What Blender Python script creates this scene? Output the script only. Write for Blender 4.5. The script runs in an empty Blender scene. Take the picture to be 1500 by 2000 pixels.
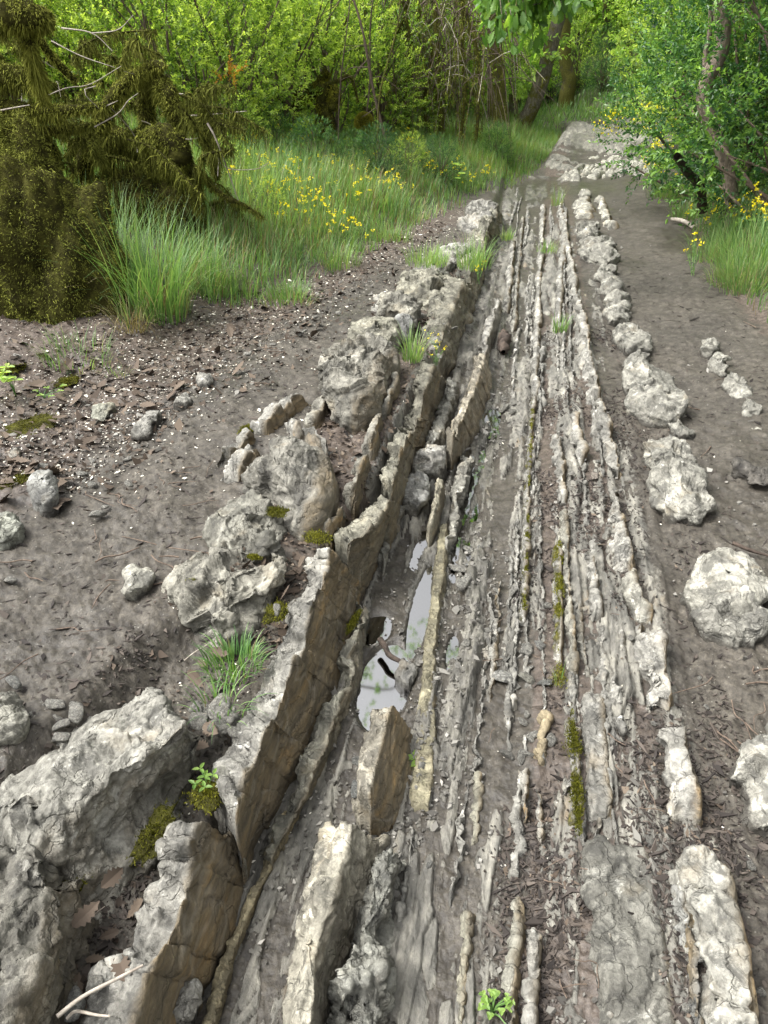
import bpy, math, random
import numpy as np
R = math.radians
rng = np.random.default_rng(7)
scene = bpy.context.scene
COL = scene.collection

# ------------------------------------------------------------------ camera
CAM_H, PITCH, YAW, FPX = 1.6, R(30.9), R(10.3), 1505.0
cam = bpy.data.objects.new('camera', bpy.data.cameras.new('camera'))
COL.objects.link(cam)
cam.location = (0, 0, CAM_H)
cam.rotation_euler = (R(90) - PITCH, 0, YAW)
cam.data.sensor_fit = 'VERTICAL'
cam.data.sensor_height = 24.0
cam.data.lens = 24.0 * FPX / 2000.0
cam.data.clip_start, cam.data.clip_end = 0.02, 500
scene.camera = cam

# ------------------------------------------------------------------ light
SUN_EL, SUN_AZ = R(58), R(-105)          # azimuth measured from +Y towards +X
world = bpy.data.worlds.new('World'); scene.world = world
world.use_nodes = True
wn = world.node_tree; bgn = wn.nodes['Background']
sky = wn.nodes.new('ShaderNodeTexSky'); sky.sky_type = 'NISHITA'; sky.sun_disc = False
sky.sun_elevation = SUN_EL; sky.sun_rotation = SUN_AZ
sky.air_density = 0.8; sky.dust_density = 6.0; sky.ozone_density = 0.6
# a bright broken overcast: the sky's own light, most of its blue taken out by cloud
bw = wn.nodes.new('ShaderNodeRGBToBW'); wn.links.new(sky.outputs[0], bw.inputs[0])
tcw = wn.nodes.new('ShaderNodeTexCoord'); nzw = wn.nodes.new('ShaderNodeTexNoise'); nzw.inputs['Scale'].default_value = 2.2; nzw.inputs['Detail'].default_value = 6
wn.links.new(tcw.outputs['Generated'], nzw.inputs['Vector'])
cl = wn.nodes.new('ShaderNodeMapRange'); wn.links.new(nzw.outputs['Fac'], cl.inputs[0]); cl.inputs[1].default_value = .3; cl.inputs[2].default_value = .6; cl.inputs[3].default_value = 2.1; cl.inputs[4].default_value = 3.7
mul = wn.nodes.new('ShaderNodeMath'); mul.operation = 'MULTIPLY'; wn.links.new(bw.outputs[0], mul.inputs[0]); wn.links.new(cl.outputs[0], mul.inputs[1])
mxw = wn.nodes.new('ShaderNodeMix'); mxw.data_type = 'RGBA'; mxw.inputs[0].default_value = .82
wn.links.new(sky.outputs[0], mxw.inputs[6]); wn.links.new(mul.outputs[0], mxw.inputs[7])
wn.links.new(mxw.outputs[2], bgn.inputs[0]); bgn.inputs[1].default_value = 0.15
sun = bpy.data.objects.new('sun', bpy.data.lights.new('sun', 'SUN')); COL.objects.link(sun)
sun.data.energy = 2.2; sun.data.angle = R(12); sun.data.color = (1.0, 0.96, 0.9)
sun.rotation_euler = (R(90) - SUN_EL, 0, math.pi - SUN_AZ)
scene.view_settings.view_transform = 'Standard'
scene.view_settings.look = 'None'
scene.view_settings.gamma = 1.0
scene.view_settings.exposure = 0.45
scene.cycles.use_denoising = True
scene.cycles.max_bounces = 7; scene.cycles.diffuse_bounces = 4; scene.cycles.glossy_bounces = 3
scene.cycles.transmission_bounces = 5; scene.cycles.transparent_max_bounces = 8
scene.cycles.caustics_reflective = False; scene.cycles.caustics_refractive = False

# ------------------------------------------------------------------ noise
def _h(ix, iy, iz, seed):
    with np.errstate(over='ignore'):
        h = (ix.astype(np.int64).astype(np.uint32) * np.uint32(374761393) + iy.astype(np.int64).astype(np.uint32) * np.uint32(668265263)
             + iz.astype(np.int64).astype(np.uint32) * np.uint32(2147483647 - 58) + np.uint32((seed * 974711) & 0xffffffff))
        h = (h ^ (h >> np.uint32(13))) * np.uint32(1274126177)
        h = (h ^ (h >> np.uint32(16))) * np.uint32(2246822519)
        return h ^ (h >> np.uint32(15))
_G = np.random.default_rng(1).normal(size=(256, 3)); _G /= np.linalg.norm(_G, axis=1)[:, None]
def perlin(p, seed=0):
    i = np.floor(p); f = p - i
    u = f * f * f * (f * (f * 6 - 15) + 10)
    out = 0
    for dx in (0, 1):
        wx = u[:, 0] if dx else 1 - u[:, 0]
        for dy in (0, 1):
            wy = u[:, 1] if dy else 1 - u[:, 1]
            for dz in (0, 1):
                wz = u[:, 2] if dz else 1 - u[:, 2]
                g = _G[_h(i[:, 0] + dx, i[:, 1] + dy, i[:, 2] + dz, seed) & np.uint32(255)]
                out = out + wx * wy * wz * (g[:, 0] * (f[:, 0] - dx) + g[:, 1] * (f[:, 1] - dy) + g[:, 2] * (f[:, 2] - dz))
    return out * 1.6
def fbm(p, o=4, seed=0, gain=0.5):
    a, s, r = 1.0, 1.0, 0
    for k in range(o):
        r = r + a * perlin(p * s, seed + k); a *= gain; s *= 2.03
    return r
def p2(x, y, seed=0, o=3, gain=.5):
    x, y = np.broadcast_arrays(x, y)
    return fbm(np.stack([x.ravel(), y.ravel(), np.full(x.size, 0.37)], 1), o, seed, gain).reshape(x.shape)
def worley(p, seed=0, flat=False):
    """F1, F2, vector to the nearest cell point, hash of that cell."""
    i = np.floor(p); n = len(p)
    f1 = np.full(n, 9.0); f2 = np.full(n, 9.0); v = np.zeros((n, 3)); hh = np.zeros(n, np.uint32)
    for dx in (-1, 0, 1):
        for dy in (-1, 0, 1):
            for dz in ((0,) if flat else (-1, 0, 1)):
                c = i + (dx, dy, dz)
                h = _h(c[:, 0], c[:, 1], c[:, 2], seed)
                o = np.stack([(h & np.uint32(1023)) / 1023.0, ((h >> np.uint32(10)) & np.uint32(1023)) / 1023.0, ((h >> np.uint32(20)) & np.uint32(1023)) / 1023.0], 1)
                if flat: o[:, 2] = p[:, 2] - c[:, 2]
                w = p - c - o
                d = np.sqrt((w * w).sum(1))
                m = d < f1
                f2 = np.where(m, f1, np.minimum(f2, d))
                f1 = np.where(m, d, f1); v[m] = w[m]; hh = np.where(m, h, hh)
    return f1, f2, v, hh
def sstep(a, b, x):
    t = np.clip((x - a) / (b - a), 0, 1); return t * t * (3 - 2 * t)
def hash01(i, seed=0):
    i = np.asarray(i); return (_h(i, i * 0, i * 0, seed) & np.uint32(65535)) / 65535.0

# ------------------------------------------------------------------ mesh helpers
def new_mesh(name, v, quads=None, tris=None, attrs=None, smooth=True, mat=None):
    v = np.asarray(v, np.float32).reshape(-1, 3)
    q = np.zeros((0, 4), np.int32) if quads is None else np.asarray(quads, np.int32).reshape(-1, 4)
    t = np.zeros((0, 3), np.int32) if tris is None else np.asarray(tris, np.int32).reshape(-1, 3)
    me = bpy.data.meshes.new(name)
    me.vertices.add(len(v)); me.vertices.foreach_set('co', v.ravel())
    me.loops.add(q.size + t.size)
    me.loops.foreach_set('vertex_index', np.concatenate([q.ravel(), t.ravel()]))
    me.polygons.add(len(q) + len(t))
    ls = np.concatenate([np.arange(len(q)) * 4, q.size + np.arange(len(t)) * 3]).astype(np.int32)
    me.polygons.foreach_set('loop_start', ls)
    me.polygons.foreach_set('use_smooth', np.full(len(q) + len(t), smooth))
    for k, a in (attrs or {}).items():
        at = me.attributes.new(k, 'FLOAT', 'POINT'); at.data.foreach_set('value', np.asarray(a, np.float32).ravel())
    me.update(calc_edges=True)
    if mat: me.materials.append(mat)
    return me
def add_obj(name, me, parent=None, loc=(0, 0, 0), rot=None, scale=None):
    o = bpy.data.objects.new(name, me); COL.objects.link(o)
    o.location = loc
    if rot is not None: o.rotation_euler = rot
    if scale is not None: o.scale = (scale,) * 3 if np.isscalar(scale) else scale
    if parent: o.parent = parent
    return o
def tag(o, label=None, cat=None, group=None, kind=None):
    if label: o['label'] = label
    if cat: o['category'] = cat
    if group: o['group'] = group
    if kind: o['kind'] = kind
    return o
def empty(name, loc=(0, 0, 0), rz=0):
    o = bpy.data.objects.new(name, None); COL.objects.link(o); o.location = loc; o.rotation_euler = (0, 0, rz)
    o.empty_display_size = .1
    return o
def grid_quads(nt, ns, wrap=False):
    i = np.arange(nt - 1)[:, None] * ns; j = np.arange(ns if wrap else ns - 1)[None, :]; k = (j + 1) % ns
    return np.stack([i + j, i + k, i + ns + k, i + ns + j], -1).reshape(-1, 4)
class Bag:
    """collects pieces of ONE mesh"""
    def __init__(s): s.v, s.q, s.t, s.n, s.a = [], [], [], 0, []
    def add(s, v, q=None, t=None, a=0.5):
        v = np.asarray(v, float).reshape(-1, 3)
        s.v.append(v); s.a.append(np.broadcast_to(np.asarray(a, float), (len(v),)))
        if q is not None and len(q): s.q.append(np.asarray(q).reshape(-1, 4) + s.n)
        if t is not None and len(t): s.t.append(np.asarray(t).reshape(-1, 3) + s.n)
        s.n += len(v)
    def mesh(s, name, mat, smooth=True):
        return new_mesh(name, np.concatenate(s.v), np.concatenate(s.q) if s.q else None, np.concatenate(s.t) if s.t else None, {'tone': np.concatenate(s.a)}, smooth, mat)
def resample(p, n):
    p = np.asarray(p, float)
    d = np.concatenate([[0], np.cumsum(np.linalg.norm(np.diff(p, axis=0), axis=1))])
    t = np.linspace(0, d[-1], n)
    return np.stack([np.interp(t, d, p[:, k]) for k in range(p.shape[1])], 1)
def smooth_line(p, n):
    """Catmull-Rom through the points, n samples"""
    p = np.asarray(p, float)
    if len(p) < 3: return resample(p, n)
    q = np.concatenate([[2 * p[0] - p[1]], p, [2 * p[-1] - p[-2]]]); out = []
    for i in range(1, len(q) - 2):
        t = np.linspace(0, 1, 12, endpoint=False)[:, None]
        a, b, c, d = q[i - 1], q[i], q[i + 1], q[i + 2]
        out.append(.5 * ((2 * b) + (-a + c) * t + (2 * a - 5 * b + 4 * c - d) * t ** 2 + (-a + 3 * b - 3 * c + d) * t ** 3))
    return resample(np.concatenate(out + [p[-1:]]), n)
def tube(pts, rad, nseg=7, rough=0.0, seed=0, n=None, freq=6.0):
    """tapering tube along pts: verts, quads"""
    pts = np.asarray(pts, float); rad = np.asarray(rad, float)
    n = n or max(4, len(pts) * 4)
    c = smooth_line(pts, n)
    r = np.interp(np.linspace(0, 1, n), np.linspace(0, 1, len(rad)), rad)
    tg = np.gradient(c, axis=0); tg /= np.linalg.norm(tg, axis=1)[:, None] + 1e-9
    ref = np.array([0.31, 0.2, 0.93]);
    if abs(tg.mean(0) @ ref) > .9: ref = np.array([.9, .3, .1])
    a = np.cross(tg, ref); a /= np.linalg.norm(a, axis=1)[:, None] + 1e-9
    b = np.cross(tg, a)
    th = np.linspace(0, 2 * np.pi, nseg, endpoint=False)
    v = c[:, None] + r[:, None, None] * (np.cos(th)[None, :, None] * a[:, None] + np.sin(th)[None, :, None] * b[:, None])
    if rough:
        f = v.reshape(-1, 3)
        d = fbm(f * freq, 3, seed).reshape(n, nseg)
        v = c[:, None] + (v - c[:, None]) * (1 + rough * d)[:, :, None]
    return v.reshape(-1, 3), grid_quads(n, nseg, True)

# ------------------------------------------------------------------ camera rays, used to find WHERE ON THE GROUND a thing stands
_F = np.array([-math.sin(YAW) * math.cos(PITCH), math.cos(YAW) * math.cos(PITCH), -math.sin(PITCH)])
_Rt = np.array([math.cos(YAW), math.sin(YAW), 0.0])
_U = np.cross(_Rt, _F)
def ray(px, py):
    d = _F + _Rt * ((px - 750) / FPX) + _U * ((1000 - py) / FPX)
    return d
def at_z(px, py, z):
    d = ray(px, py); t = (z - CAM_H) / d[2]; return np.array([d[0] * t, d[1] * t, z])
def at_y(px, py, Y):
    d = ray(px, py); t = Y / d[1]; return np.array([d[0] * t, Y, CAM_H + d[2] * t])

# ------------------------------------------------------------------ terrain
BL = ([-50, 0, 3, 5, 7, 9.5, 11, 13, 16, 18, 26, 60], [-2.3, -2.2, -1.95, -1.62, -1.25, -.80, -.38, .15, .5, .3, -3, -20])
BR = ([-50, 0, 4, 6, 9, 12, 15, 18, 26, 60], [1.7, 1.7, 1.5, 1.42, 1.5, 2.0, 2.7, 2.6, -.5, -16])
def bank_l(y): return np.interp(y, *BL)
def bank_r(y): return np.interp(y, *BR)
def TZ(x, y):
    x = np.asarray(x, float); y = np.asarray(y, float)
    zl = np.interp(y, [0, 2, 5, 8, 11, 14], [.24, .22, .19, .13, .08, .05])
    xs_ = np.interp(y, [1.5, 2.1, 2.6, 4.2, 6, 9], [-.56, -.545, -.475, -.465, -.45, -.42])
    xe = np.minimum(np.interp(y, [.9, 1.5, 1.9, 2.5], [-1.0, -.92, -.68, -.46]), xs_)
    sh = np.interp(y, [1.5, 2.1, 6, 9], [.13, .205, .185, .10])
    z = (zl - sh) * (1 - sstep(xe - .07, xe + .07, x)) + sh * (1 - sstep(xs_ - .04, xs_ + .04, x)) + .09 * sstep(.0, .55, x) + .06 * sstep(.7, 1.5, x)
    z = z - .03 * sstep(1.2, 3, y) * (1 - sstep(3, 6, y)) * np.exp(-((x + .2) / .25) ** 2)
    z = z + .022 * np.maximum(y - 9.5, 0)
    e = np.maximum(bank_l(y) - x, 0)
    z = z + 1.5 * (1 - np.exp(-e * np.interp(y, [0, 5, 7.5, 10, 14], [.06, .10, .19, .14, .07]))) * sstep(0, .35, e)
    e = np.maximum(x - bank_r(y), 0)
    z = z + 1.3 * (1 - np.exp(-e * .4)) * sstep(0, .3, e)
    r = np.sqrt(x * x + y * y)
    z = z + .06 * np.maximum(r - 24, 0)
    return z
def G(px, py, off=0.0):
    """the point of the ground (plus off in height) under a photo pixel"""
    z = 0.05
    for _ in range(30):
        p = at_z(px, py, z)
        z = z * .5 + .5 * (float(TZ(p[0], p[1])) + off)
    return at_z(px, py, z)
def pt(px, py, z):
    return G(px, py, z[1]) if isinstance(z, tuple) else at_z(px, py, z)
# ------------------------------------------------------------------ materials
class N:
    def __init__(s, name):
        s.m = bpy.data.materials.new(name); s.m.use_nodes = True; s.t = s.m.node_tree
        s.b = s.t.nodes['Principled BSDF']; s.o = s.t.nodes['Material Output']
    def n(s, ty, **kw):
        x = s.t.nodes.new('ShaderNode' + ty)
        for k, v in kw.items(): setattr(x, k, v)
        return x
    def put(s, sock, v):
        if isinstance(v, bpy.types.NodeSocket): s.t.links.new(v, sock)
        elif v is not None:
            if sock.type == 'RGBA' and not np.isscalar(v) and len(v) == 3: v = (*v, 1)
            sock.default_value = v
    def noise(s, vec, scale, detail=5, rough=.6, dist=0):
        x = s.n('TexNoise'); s.put(x.inputs['Vector'], vec)
        x.inputs['Scale'].default_value = scale; x.inputs['Detail'].default_value = detail; x.inputs['Roughness'].default_value = rough
        x.inputs['Distortion'].default_value = dist
        return x.outputs['Fac']
    def voro(s, vec, scale, feature='F1', out='Distance'):
        x = s.n('TexVoronoi', feature=feature); s.put(x.inputs['Vector'], vec); x.inputs['Scale'].default_value = scale
        return x.outputs[out]
    def ramp(s, f, *stops):
        x = s.n('ValToRGB'); s.put(x.inputs[0], f); e = x.color_ramp.elements
        while len(e) < len(stops): e.new(.5)
        for k, (p, c) in enumerate(stops):
            e[k].position = p; e[k].color = (*c, 1) if not np.isscalar(c) else (c, c, c, 1)
        return x.outputs[0]
    def step(s, f, a, b):
        x = s.n('MapRange'); x.interpolation_type = 'SMOOTHSTEP'
        s.put(x.inputs[0], f); x.inputs[1].default_value = a; x.inputs[2].default_value = b
        return x.outputs[0]
    def math(s, op, a, b=None):
        x = s.n('Math', operation=op); s.put(x.inputs[0], a); s.put(x.inputs[1], b); return x.outputs[0]
    def mix(s, f, a, b, mode='MIX'):
        x = s.n('Mix', data_type='RGBA', blend_type=mode); s.put(x.inputs[0], f); s.put(x.inputs[6], a); s.put(x.inputs[7], b)
        return x.outputs[2]
    def attr(s, k): return s.n('Attribute', attribute_name=k).outputs['Fac']
    def coords(s, scale=(1, 1, 1), rnd=True):
        o = s.n('TexCoord').outputs['Object']
        m = s.n('Mapping'); s.put(m.inputs[0], o); m.inputs['Scale'].default_value = scale
        if rnd:
            c = s.n('CombineXYZ'); i = s.math('MULTIPLY', s.n('ObjectInfo').outputs['Random'], 37.0)
            s.put(c.inputs[0], i); s.put(c.inputs[1], i); s.put(m.inputs['Location'], c.outputs[0])
        return m.outputs[0]
    def bump(s, h, dist=.005, st=1.0, prev=None):
        x = s.n('Bump'); s.put(x.inputs['Height'], h); x.inputs['Distance'].default_value = dist; x.inputs['Strength'].default_value = st
        if prev: s.put(x.inputs['Normal'], prev)
        return x.outputs[0]
    def done(s, col, rough=.7, normal=None, spec=.5):
        s.put(s.b.inputs['Base Color'], col); s.put(s.b.inputs['Roughness'], rough); s.put(s.b.inputs['Specular IOR Level'], spec)
        if normal: s.put(s.b.inputs['Normal'], normal)
        return s.m

MUD = ((.023, .020, .016), (.051, .046, .037), (.088, .080, .066))
def rock_nodes(k, v, vs):
    """weathered limestone colour and height, v: coords, vs: coords stretched along the beds"""
    n1 = k.noise(v, 7, 9, .72, .8); n2 = k.noise(v, 34, 6, .75); n3 = k.noise(v, 130, 3, .6)
    c = k.ramp(n1, (.30, (.07, .067, .059)), (.45, (.155, .149, .130)), (.57, (.285, .276, .243)), (.70, (.50, .487, .44)))
    c = k.mix(.75, c, k.ramp(n2, (.28, (.36, .355, .34)), (.5, (.95, .95, .95)), (.72, (1.35, 1.35, 1.33))), 'MULTIPLY')
    c = k.mix(.5, c, k.ramp(n3, (.3, (.6, .6, .6)), (.7, (1.15, 1.15, 1.15))), 'MULTIPLY')
    dk = k.step(k.noise(v, 11, 10, .8, .6), .50, .58)
    c = k.mix(k.math('MULTIPLY', dk, .74), c, (.062, .060, .054))
    li = k.step(k.noise(v, 16, 8, .7, .4), .6, .7)
    c = k.mix(k.math('MULTIPLY', li, .6), c, (.62, .61, .56))
    wm = k.step(k.noise(v, 7, 4, .6), .55, .75)
    c = k.mix(k.math('MULTIPLY', wm, .35), c, (.33, .27, .18))
    w = k.n('TexVoronoi', feature='DISTANCE_TO_EDGE'); w.inputs['Scale'].default_value = 7
    dv = k.n('VectorMath', operation='ADD'); k.put(dv.inputs[0], vs)
    nn = k.n('TexNoise'); nn.inputs['Scale'].default_value = 9; nn.inputs['Detail'].default_value = 4; k.put(nn.inputs['Vector'], v)
    sc = k.n('VectorMath', operation='SCALE'); k.put(sc.inputs[0], nn.outputs['Color']); sc.inputs['Scale'].default_value = .3
    k.put(dv.inputs[1], sc.outputs[0]); k.put(w.inputs['Vector'], dv.outputs[0])
    ck = k.step(w.outputs['Distance'], .0, .035)
    c = k.mix(.14, c, k.mix(ck, (.4, .38, .34), (1, 1, 1)), 'MULTIPLY')
    h = k.math('ADD', k.math('MULTIPLY', n2, .8), k.math('ADD', k.math('MULTIPLY', n3, .35), k.math('MULTIPLY', ck, .35)))
    return c, h
def make_rock():
    k = N('weathered_limestone'); v = k.coords(); vs = k.coords((1, .45, 1))
    c, h = rock_nodes(k, v, vs)
    c = k.mix(1.0, c, k.n('ObjectInfo').outputs['Color'], 'MULTIPLY')
    # iron stained bedding face
    st = k.coords((4, 1.0, 5))
    f1 = k.noise(st, 4, 7, .65, .8); f2 = k.noise(st, 22, 5, .7)
    fc = k.ramp(f1, (.3, (.06, .05, .036)), (.45, (.105, .086, .058)), (.58, (.15, .115, .068)), (.72, (.25, .165, .075)))
    fc = k.mix(.8, fc, k.ramp(f2, (.3, (.6, .6, .6)), (.7, (1.3, 1.3, 1.25))), 'MULTIPLY')
    vein = k.step(k.math('ABSOLUTE', k.math('SUBTRACT', k.noise(k.coords((2.2, .7, 1)), 3, 3, .5, .4), .5)), .012, .0)
    fc = k.mix(k.math('MULTIPLY', vein, .2), fc, (.36, .33, .27))
    ff = k.math('MULTIPLY', k.attr('face'), k.step(k.math('ADD', k.noise(v, 11, 5, .6), k.math('MULTIPLY', k.attr('face'), .35)), .42, .6))
    c = k.mix(ff, c, fc)
    so = k.step(k.math('ADD', k.attr('soil'), k.math('MULTIPLY', k.math('SUBTRACT', k.noise(v, 24, 6, .7), .5), 1.2)), .42, .75)
    c = k.mix(k.math('MULTIPLY', so, .9), c, k.ramp(k.noise(v, 60, 4), (.3, MUD[0]), (.7, MUD[1])))
    mn = k.noise(v, 70, 4, .7)
    mo = k.step(k.math('ADD', k.attr('moss'), k.math('MULTIPLY', k.math('SUBTRACT', k.noise(v, 14, 6, .7), .5), 1.3)), .5, .68)
    c = k.mix(mo, c, k.ramp(mn, (.3, (.03, .027, .006)), (.5, (.085, .075, .012)), (.72, (.17, .16, .03))))
    h = k.math('ADD', h, k.math('MULTIPLY', mo, k.math('MULTIPLY', mn, 3.0)))
    rg = k.math('SUBTRACT', .78, k.math('MULTIPLY', k.attr('wet'), .45))
    return k.done(c, rg, k.bump(h, .009, .9), .35)
def make_ground():
    k = N('muddy_track_soil'); v = k.coords(rnd=False); vs = k.coords((3.2, 1.0, 3.2), rnd=False)
    a = k.noise(v, 1.6, 6, .6); b = k.noise(v, 22, 7, .7); d = k.noise(v, 95, 4, .7)
    mud = k.ramp(b, (.3, MUD[0]), (.5, MUD[1]), (.68, MUD[2]))
    mud = k.mix(.7, mud, k.ramp(a, (.3, (.72, .7, .7)), (.7, (1.25, 1.2, 1.15))), 'MULTIPLY')
    mud = k.mix(.8, mud, k.ramp(d, (.32, (.45, .43, .42)), (.5, (1, 1, 1)), (.7, (1.5, 1.47, 1.4))), 'MULTIPLY')
    chip = k.step(k.voro(v, 75), .22, .12); cs = k.step(k.voro(v, 75, out='Color'), .62, .7)
    mud = k.mix(k.math('MULTIPLY', k.math('MULTIPLY', chip, cs), .6), mud, (.2, .19, .165))
    lit = k.ramp(k.noise(v, 40, 6, .75), (.3, (.025, .019, .015)), (.5, (.065, .050, .039)), (.7, (.15, .122, .10)))
    lm = k.step(k.math('ADD', k.attr('litter'), k.math('MULTIPLY', k.math('SUBTRACT', b, .5), 1.2)), .4, .7)
    c = k.mix(lm, mud, lit)
    r1 = k.noise(vs, 5, 6, .65, .4); r2 = k.noise(vs, 22, 5, .7)
    rk = k.ramp(r1, (.3, (.055, .053, .046)), (.46, (.115, .11, .095)), (.6, (.20, .19, .16)), (.74, (.33, .315, .275)))
    rk = k.mix(.7, rk, k.ramp(b, (.3, (.5, .5, .49)), (.5, (1, 1, 1)), (.7, (1.3, 1.3, 1.26))), 'MULTIPLY')
    rk = k.mix(.6, rk, k.ramp(r2, (.3, (.5, .5, .5)), (.55, (1, 1, 1)), (.75, (1.35, 1.33, 1.28))), 'MULTIPLY')
    rk = k.mix(k.math('MULTIPLY', k.step(k.noise(vs, 2.3, 4, .6), .6, .72), .5), rk, (.20, .14, .07))
    rm = k.step(k.math('ADD', k.attr('rock'), k.math('MULTIPLY', k.math('SUBTRACT', b, .5), .9)), .4, .62)
    c = k.mix(rm, c, rk)
    gr = k.step(k.math('ADD', k.attr('green'), k.math('SUBTRACT', b, .5)), .4, .7)
    c = k.mix(gr, c, k.ramp(d, (.3, (.02, .025, .01)), (.7, (.06, .075, .025))))
    wet = k.attr('wet')
    c = k.mix(k.math('MULTIPLY', wet, .45), c, (.03, .027, .023))
    h = k.math('ADD', k.math('MULTIPLY', b, .9), k.math('ADD', k.math('MULTIPLY', d, .5), k.math('MULTIPLY', k.math('MULTIPLY', r2, rm), 1.2)))
    rg = k.math('SUBTRACT', .72, k.math('MULTIPLY', wet, .5))
    return k.done(c, rg, k.bump(h, .007, .8), .35)
def make_water():
    k = N('muddy_water'); v = k.coords(rnd=False)
    g = k.n('BsdfGlossy'); g.inputs['Roughness'].default_value = .035; g.inputs['Color'].default_value = (1, 1, 1, 1)
    t = k.n('BsdfTransparent'); t.inputs['Color'].default_value = (.62, .55, .42, 1)
    b = k.bump(k.noise(v, 6, 2), .001, .08)
    k.put(g.inputs['Normal'], b)
    f = k.n('Fresnel'); f.inputs['IOR'].default_value = 4.6
    m = k.n('MixShader'); k.put(m.inputs[0], f.outputs[0]); k.put(m.inputs[1], t.outputs[0]); k.put(m.inputs[2], g.outputs[0])
    k.put(k.o.inputs['Surface'], m.outputs[0])
    return k.m
def make_leaf(name, dark, mid, light, trans=.45, rough=.45):
    k = N(name); t = k.attr('tone')
    rnd = k.math('MULTIPLY', k.math('SUBTRACT', k.n('ObjectInfo').outputs['Random'], .5), .25)
    c = k.ramp(k.math('ADD', t, rnd), (.1, dark), (.5, mid), (.9, light))
    k.put(k.b.inputs['Base Color'], c); k.b.inputs['Roughness'].default_value = rough; k.b.inputs['Specular IOR Level'].default_value = .4
    tr = k.n('BsdfTranslucent'); k.put(tr.inputs['Color'], k.mix(1, c, (1.5, 1.5, .7), 'MULTIPLY'))
    m = k.n('MixShader'); m.inputs[0].default_value = trans
    k.put(m.inputs[1], k.b.outputs[0]); k.put(m.inputs[2], tr.outputs[0]); k.put(k.o.inputs['Surface'], m.outputs[0])
    return k.m
def make_simple(name, stops, scale=20, rough=.75, bump=.004, stretch=(1, 1, 1), det=6, bscale=None, spec=.35):
    k = N(name); v = k.coords(stretch)
    f = k.noise(v, scale, det, .65, .3)
    c = k.ramp(f, *stops)
    c = k.mix(.6, c, k.ramp(k.noise(v, scale * 5, 4, .7), (.3, (.55, .55, .55)), (.7, (1.3, 1.3, 1.3))), 'MULTIPLY')
    return k.done(c, rough, k.bump(k.noise(v, bscale or scale * 2.5, 5, .7), bump, .8), spec)
def make_toned(name, *stops, rough=.8, spec=.25):
    k = N(name); t = k.math('ADD', k.attr('tone'), k.math('MULTIPLY', k.math('SUBTRACT', k.n('ObjectInfo').outputs['Random'], .5), .35))
    return k.done(k.ramp(t, *stops), rough, None, spec)
def make_bark(name, base, mossy):
    k = N(name); v = k.coords(); vs = k.coords((3, 3, 1))
    f = k.noise(vs, 14, 7, .7, .5)
    c = k.ramp(f, (.3, tuple(x * .35 for x in base)), (.5, base), (.7, tuple(x * 1.9 for x in base)))
    li = k.step(k.noise(v, 18, 6, .7), .6, .68)
    c = k.mix(k.math('MULTIPLY', li, .45), c, (.33, .33, .28))
    mo = k.step(k.math('ADD', k.noise(v, 5, 6, .7), (mossy - .5)), .5, .62)
    c = k.mix(mo, c, k.ramp(k.noise(v, 60, 4, .7), (.3, (.03, .028, .006)), (.7, (.13, .125, .025))))
    return k.done(c, .85, k.bump(f, .02, .9), .2)

M = {}
M['rock'] = make_rock(); M['ground'] = make_ground(); M['water'] = make_water()
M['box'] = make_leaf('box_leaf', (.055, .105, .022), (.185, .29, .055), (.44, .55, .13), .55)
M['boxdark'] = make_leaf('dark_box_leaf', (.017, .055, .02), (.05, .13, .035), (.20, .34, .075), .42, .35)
M['lime'] = make_leaf('fresh_leaf', (.13, .25, .055), (.29, .43, .11), (.48, .60, .19), .6)
M['oakleaf'] = make_leaf('oak_leaf', (.05, .12, .022), (.12, .24, .04), (.24, .37, .075), .5)
M['grass'] = make_leaf('grass_blade', (.05, .12, .035), (.13, .24, .075), (.26, .36, .13), .4)
M['straw'] = make_leaf('dry_blade', (.10, .08, .04), (.22, .18, .09), (.36, .31, .18), .3, .7)
M['yellow'] = make_leaf('yellow_petal', (.66, .52, .006), (.78, .66, .012), (.88, .78, .05), .3)
M['orange'] = make_leaf('orange_leaf', (.35, .15, .02), (.55, .26, .04), (.65, .4, .08), .4)
M['moss'] = make_toned('moss_strand', (.1, (.03, .033, .008)), (.5, (.105, .115, .022)), (.9, (.26, .27, .05)), rough=.95, spec=.05)
M['mossbright'] = make_toned('bright_moss_strand', (.1, (.035, .038, .006)), (.5, (.115, .115, .014)), (.9, (.24, .235, .03)), rough=.95, spec=.05)
M['mossbody'] = make_simple('moss_mat', ((.3, (.014, .013, .005)), (.5, (.038, .037, .010)), (.7, (.08, .08, .018))), 14, .95, .02, spec=.05)
M['deadleaf'] = make_toned('dead_oak_leaf', (.0, (.03, .022, .016)), (.5, (.075, .056, .041)), (1., (.17, .135, .10)))
M['petal'] = make_toned('white_petal', (.0, (.40, .37, .29)), (1., (.70, .67, .58)))
M['debris'] = make_toned('bark_debris', (.0, (.011, .009, .008)), (.5, (.028, .023, .020)), (1., (.085, .07, .058)))
M['chip'] = make_toned('stone_chip', (.0, (.075, .07, .062)), (.5, (.155, .148, .13)), (1., (.31, .295, .265)))
M['twig'] = make_simple('twig_bark', ((.3, (.05, .035, .025)), (.7, (.16, .12, .09))), 40, .85, .002)
M['paletwig'] = make_simple('pale_dry_twig', ((.3, (.18, .15, .12)), (.7, (.42, .38, .32))), 30, .8, .002)
M['oakbark'] = make_bark('oak_bark', (.11, .097, .078), .54)
M['mossbark'] = make_bark('mossy_bark', (.05, .042, .03), .66)
M['brownbark'] = make_bark('smooth_brown_bark', (.16, .13, .10), .36)
M['wood'] = make_simple('rotten_wood', ((.3, (.012, .009, .007)), (.7, (.085, .062, .047))), 25, .85, .008)
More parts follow.
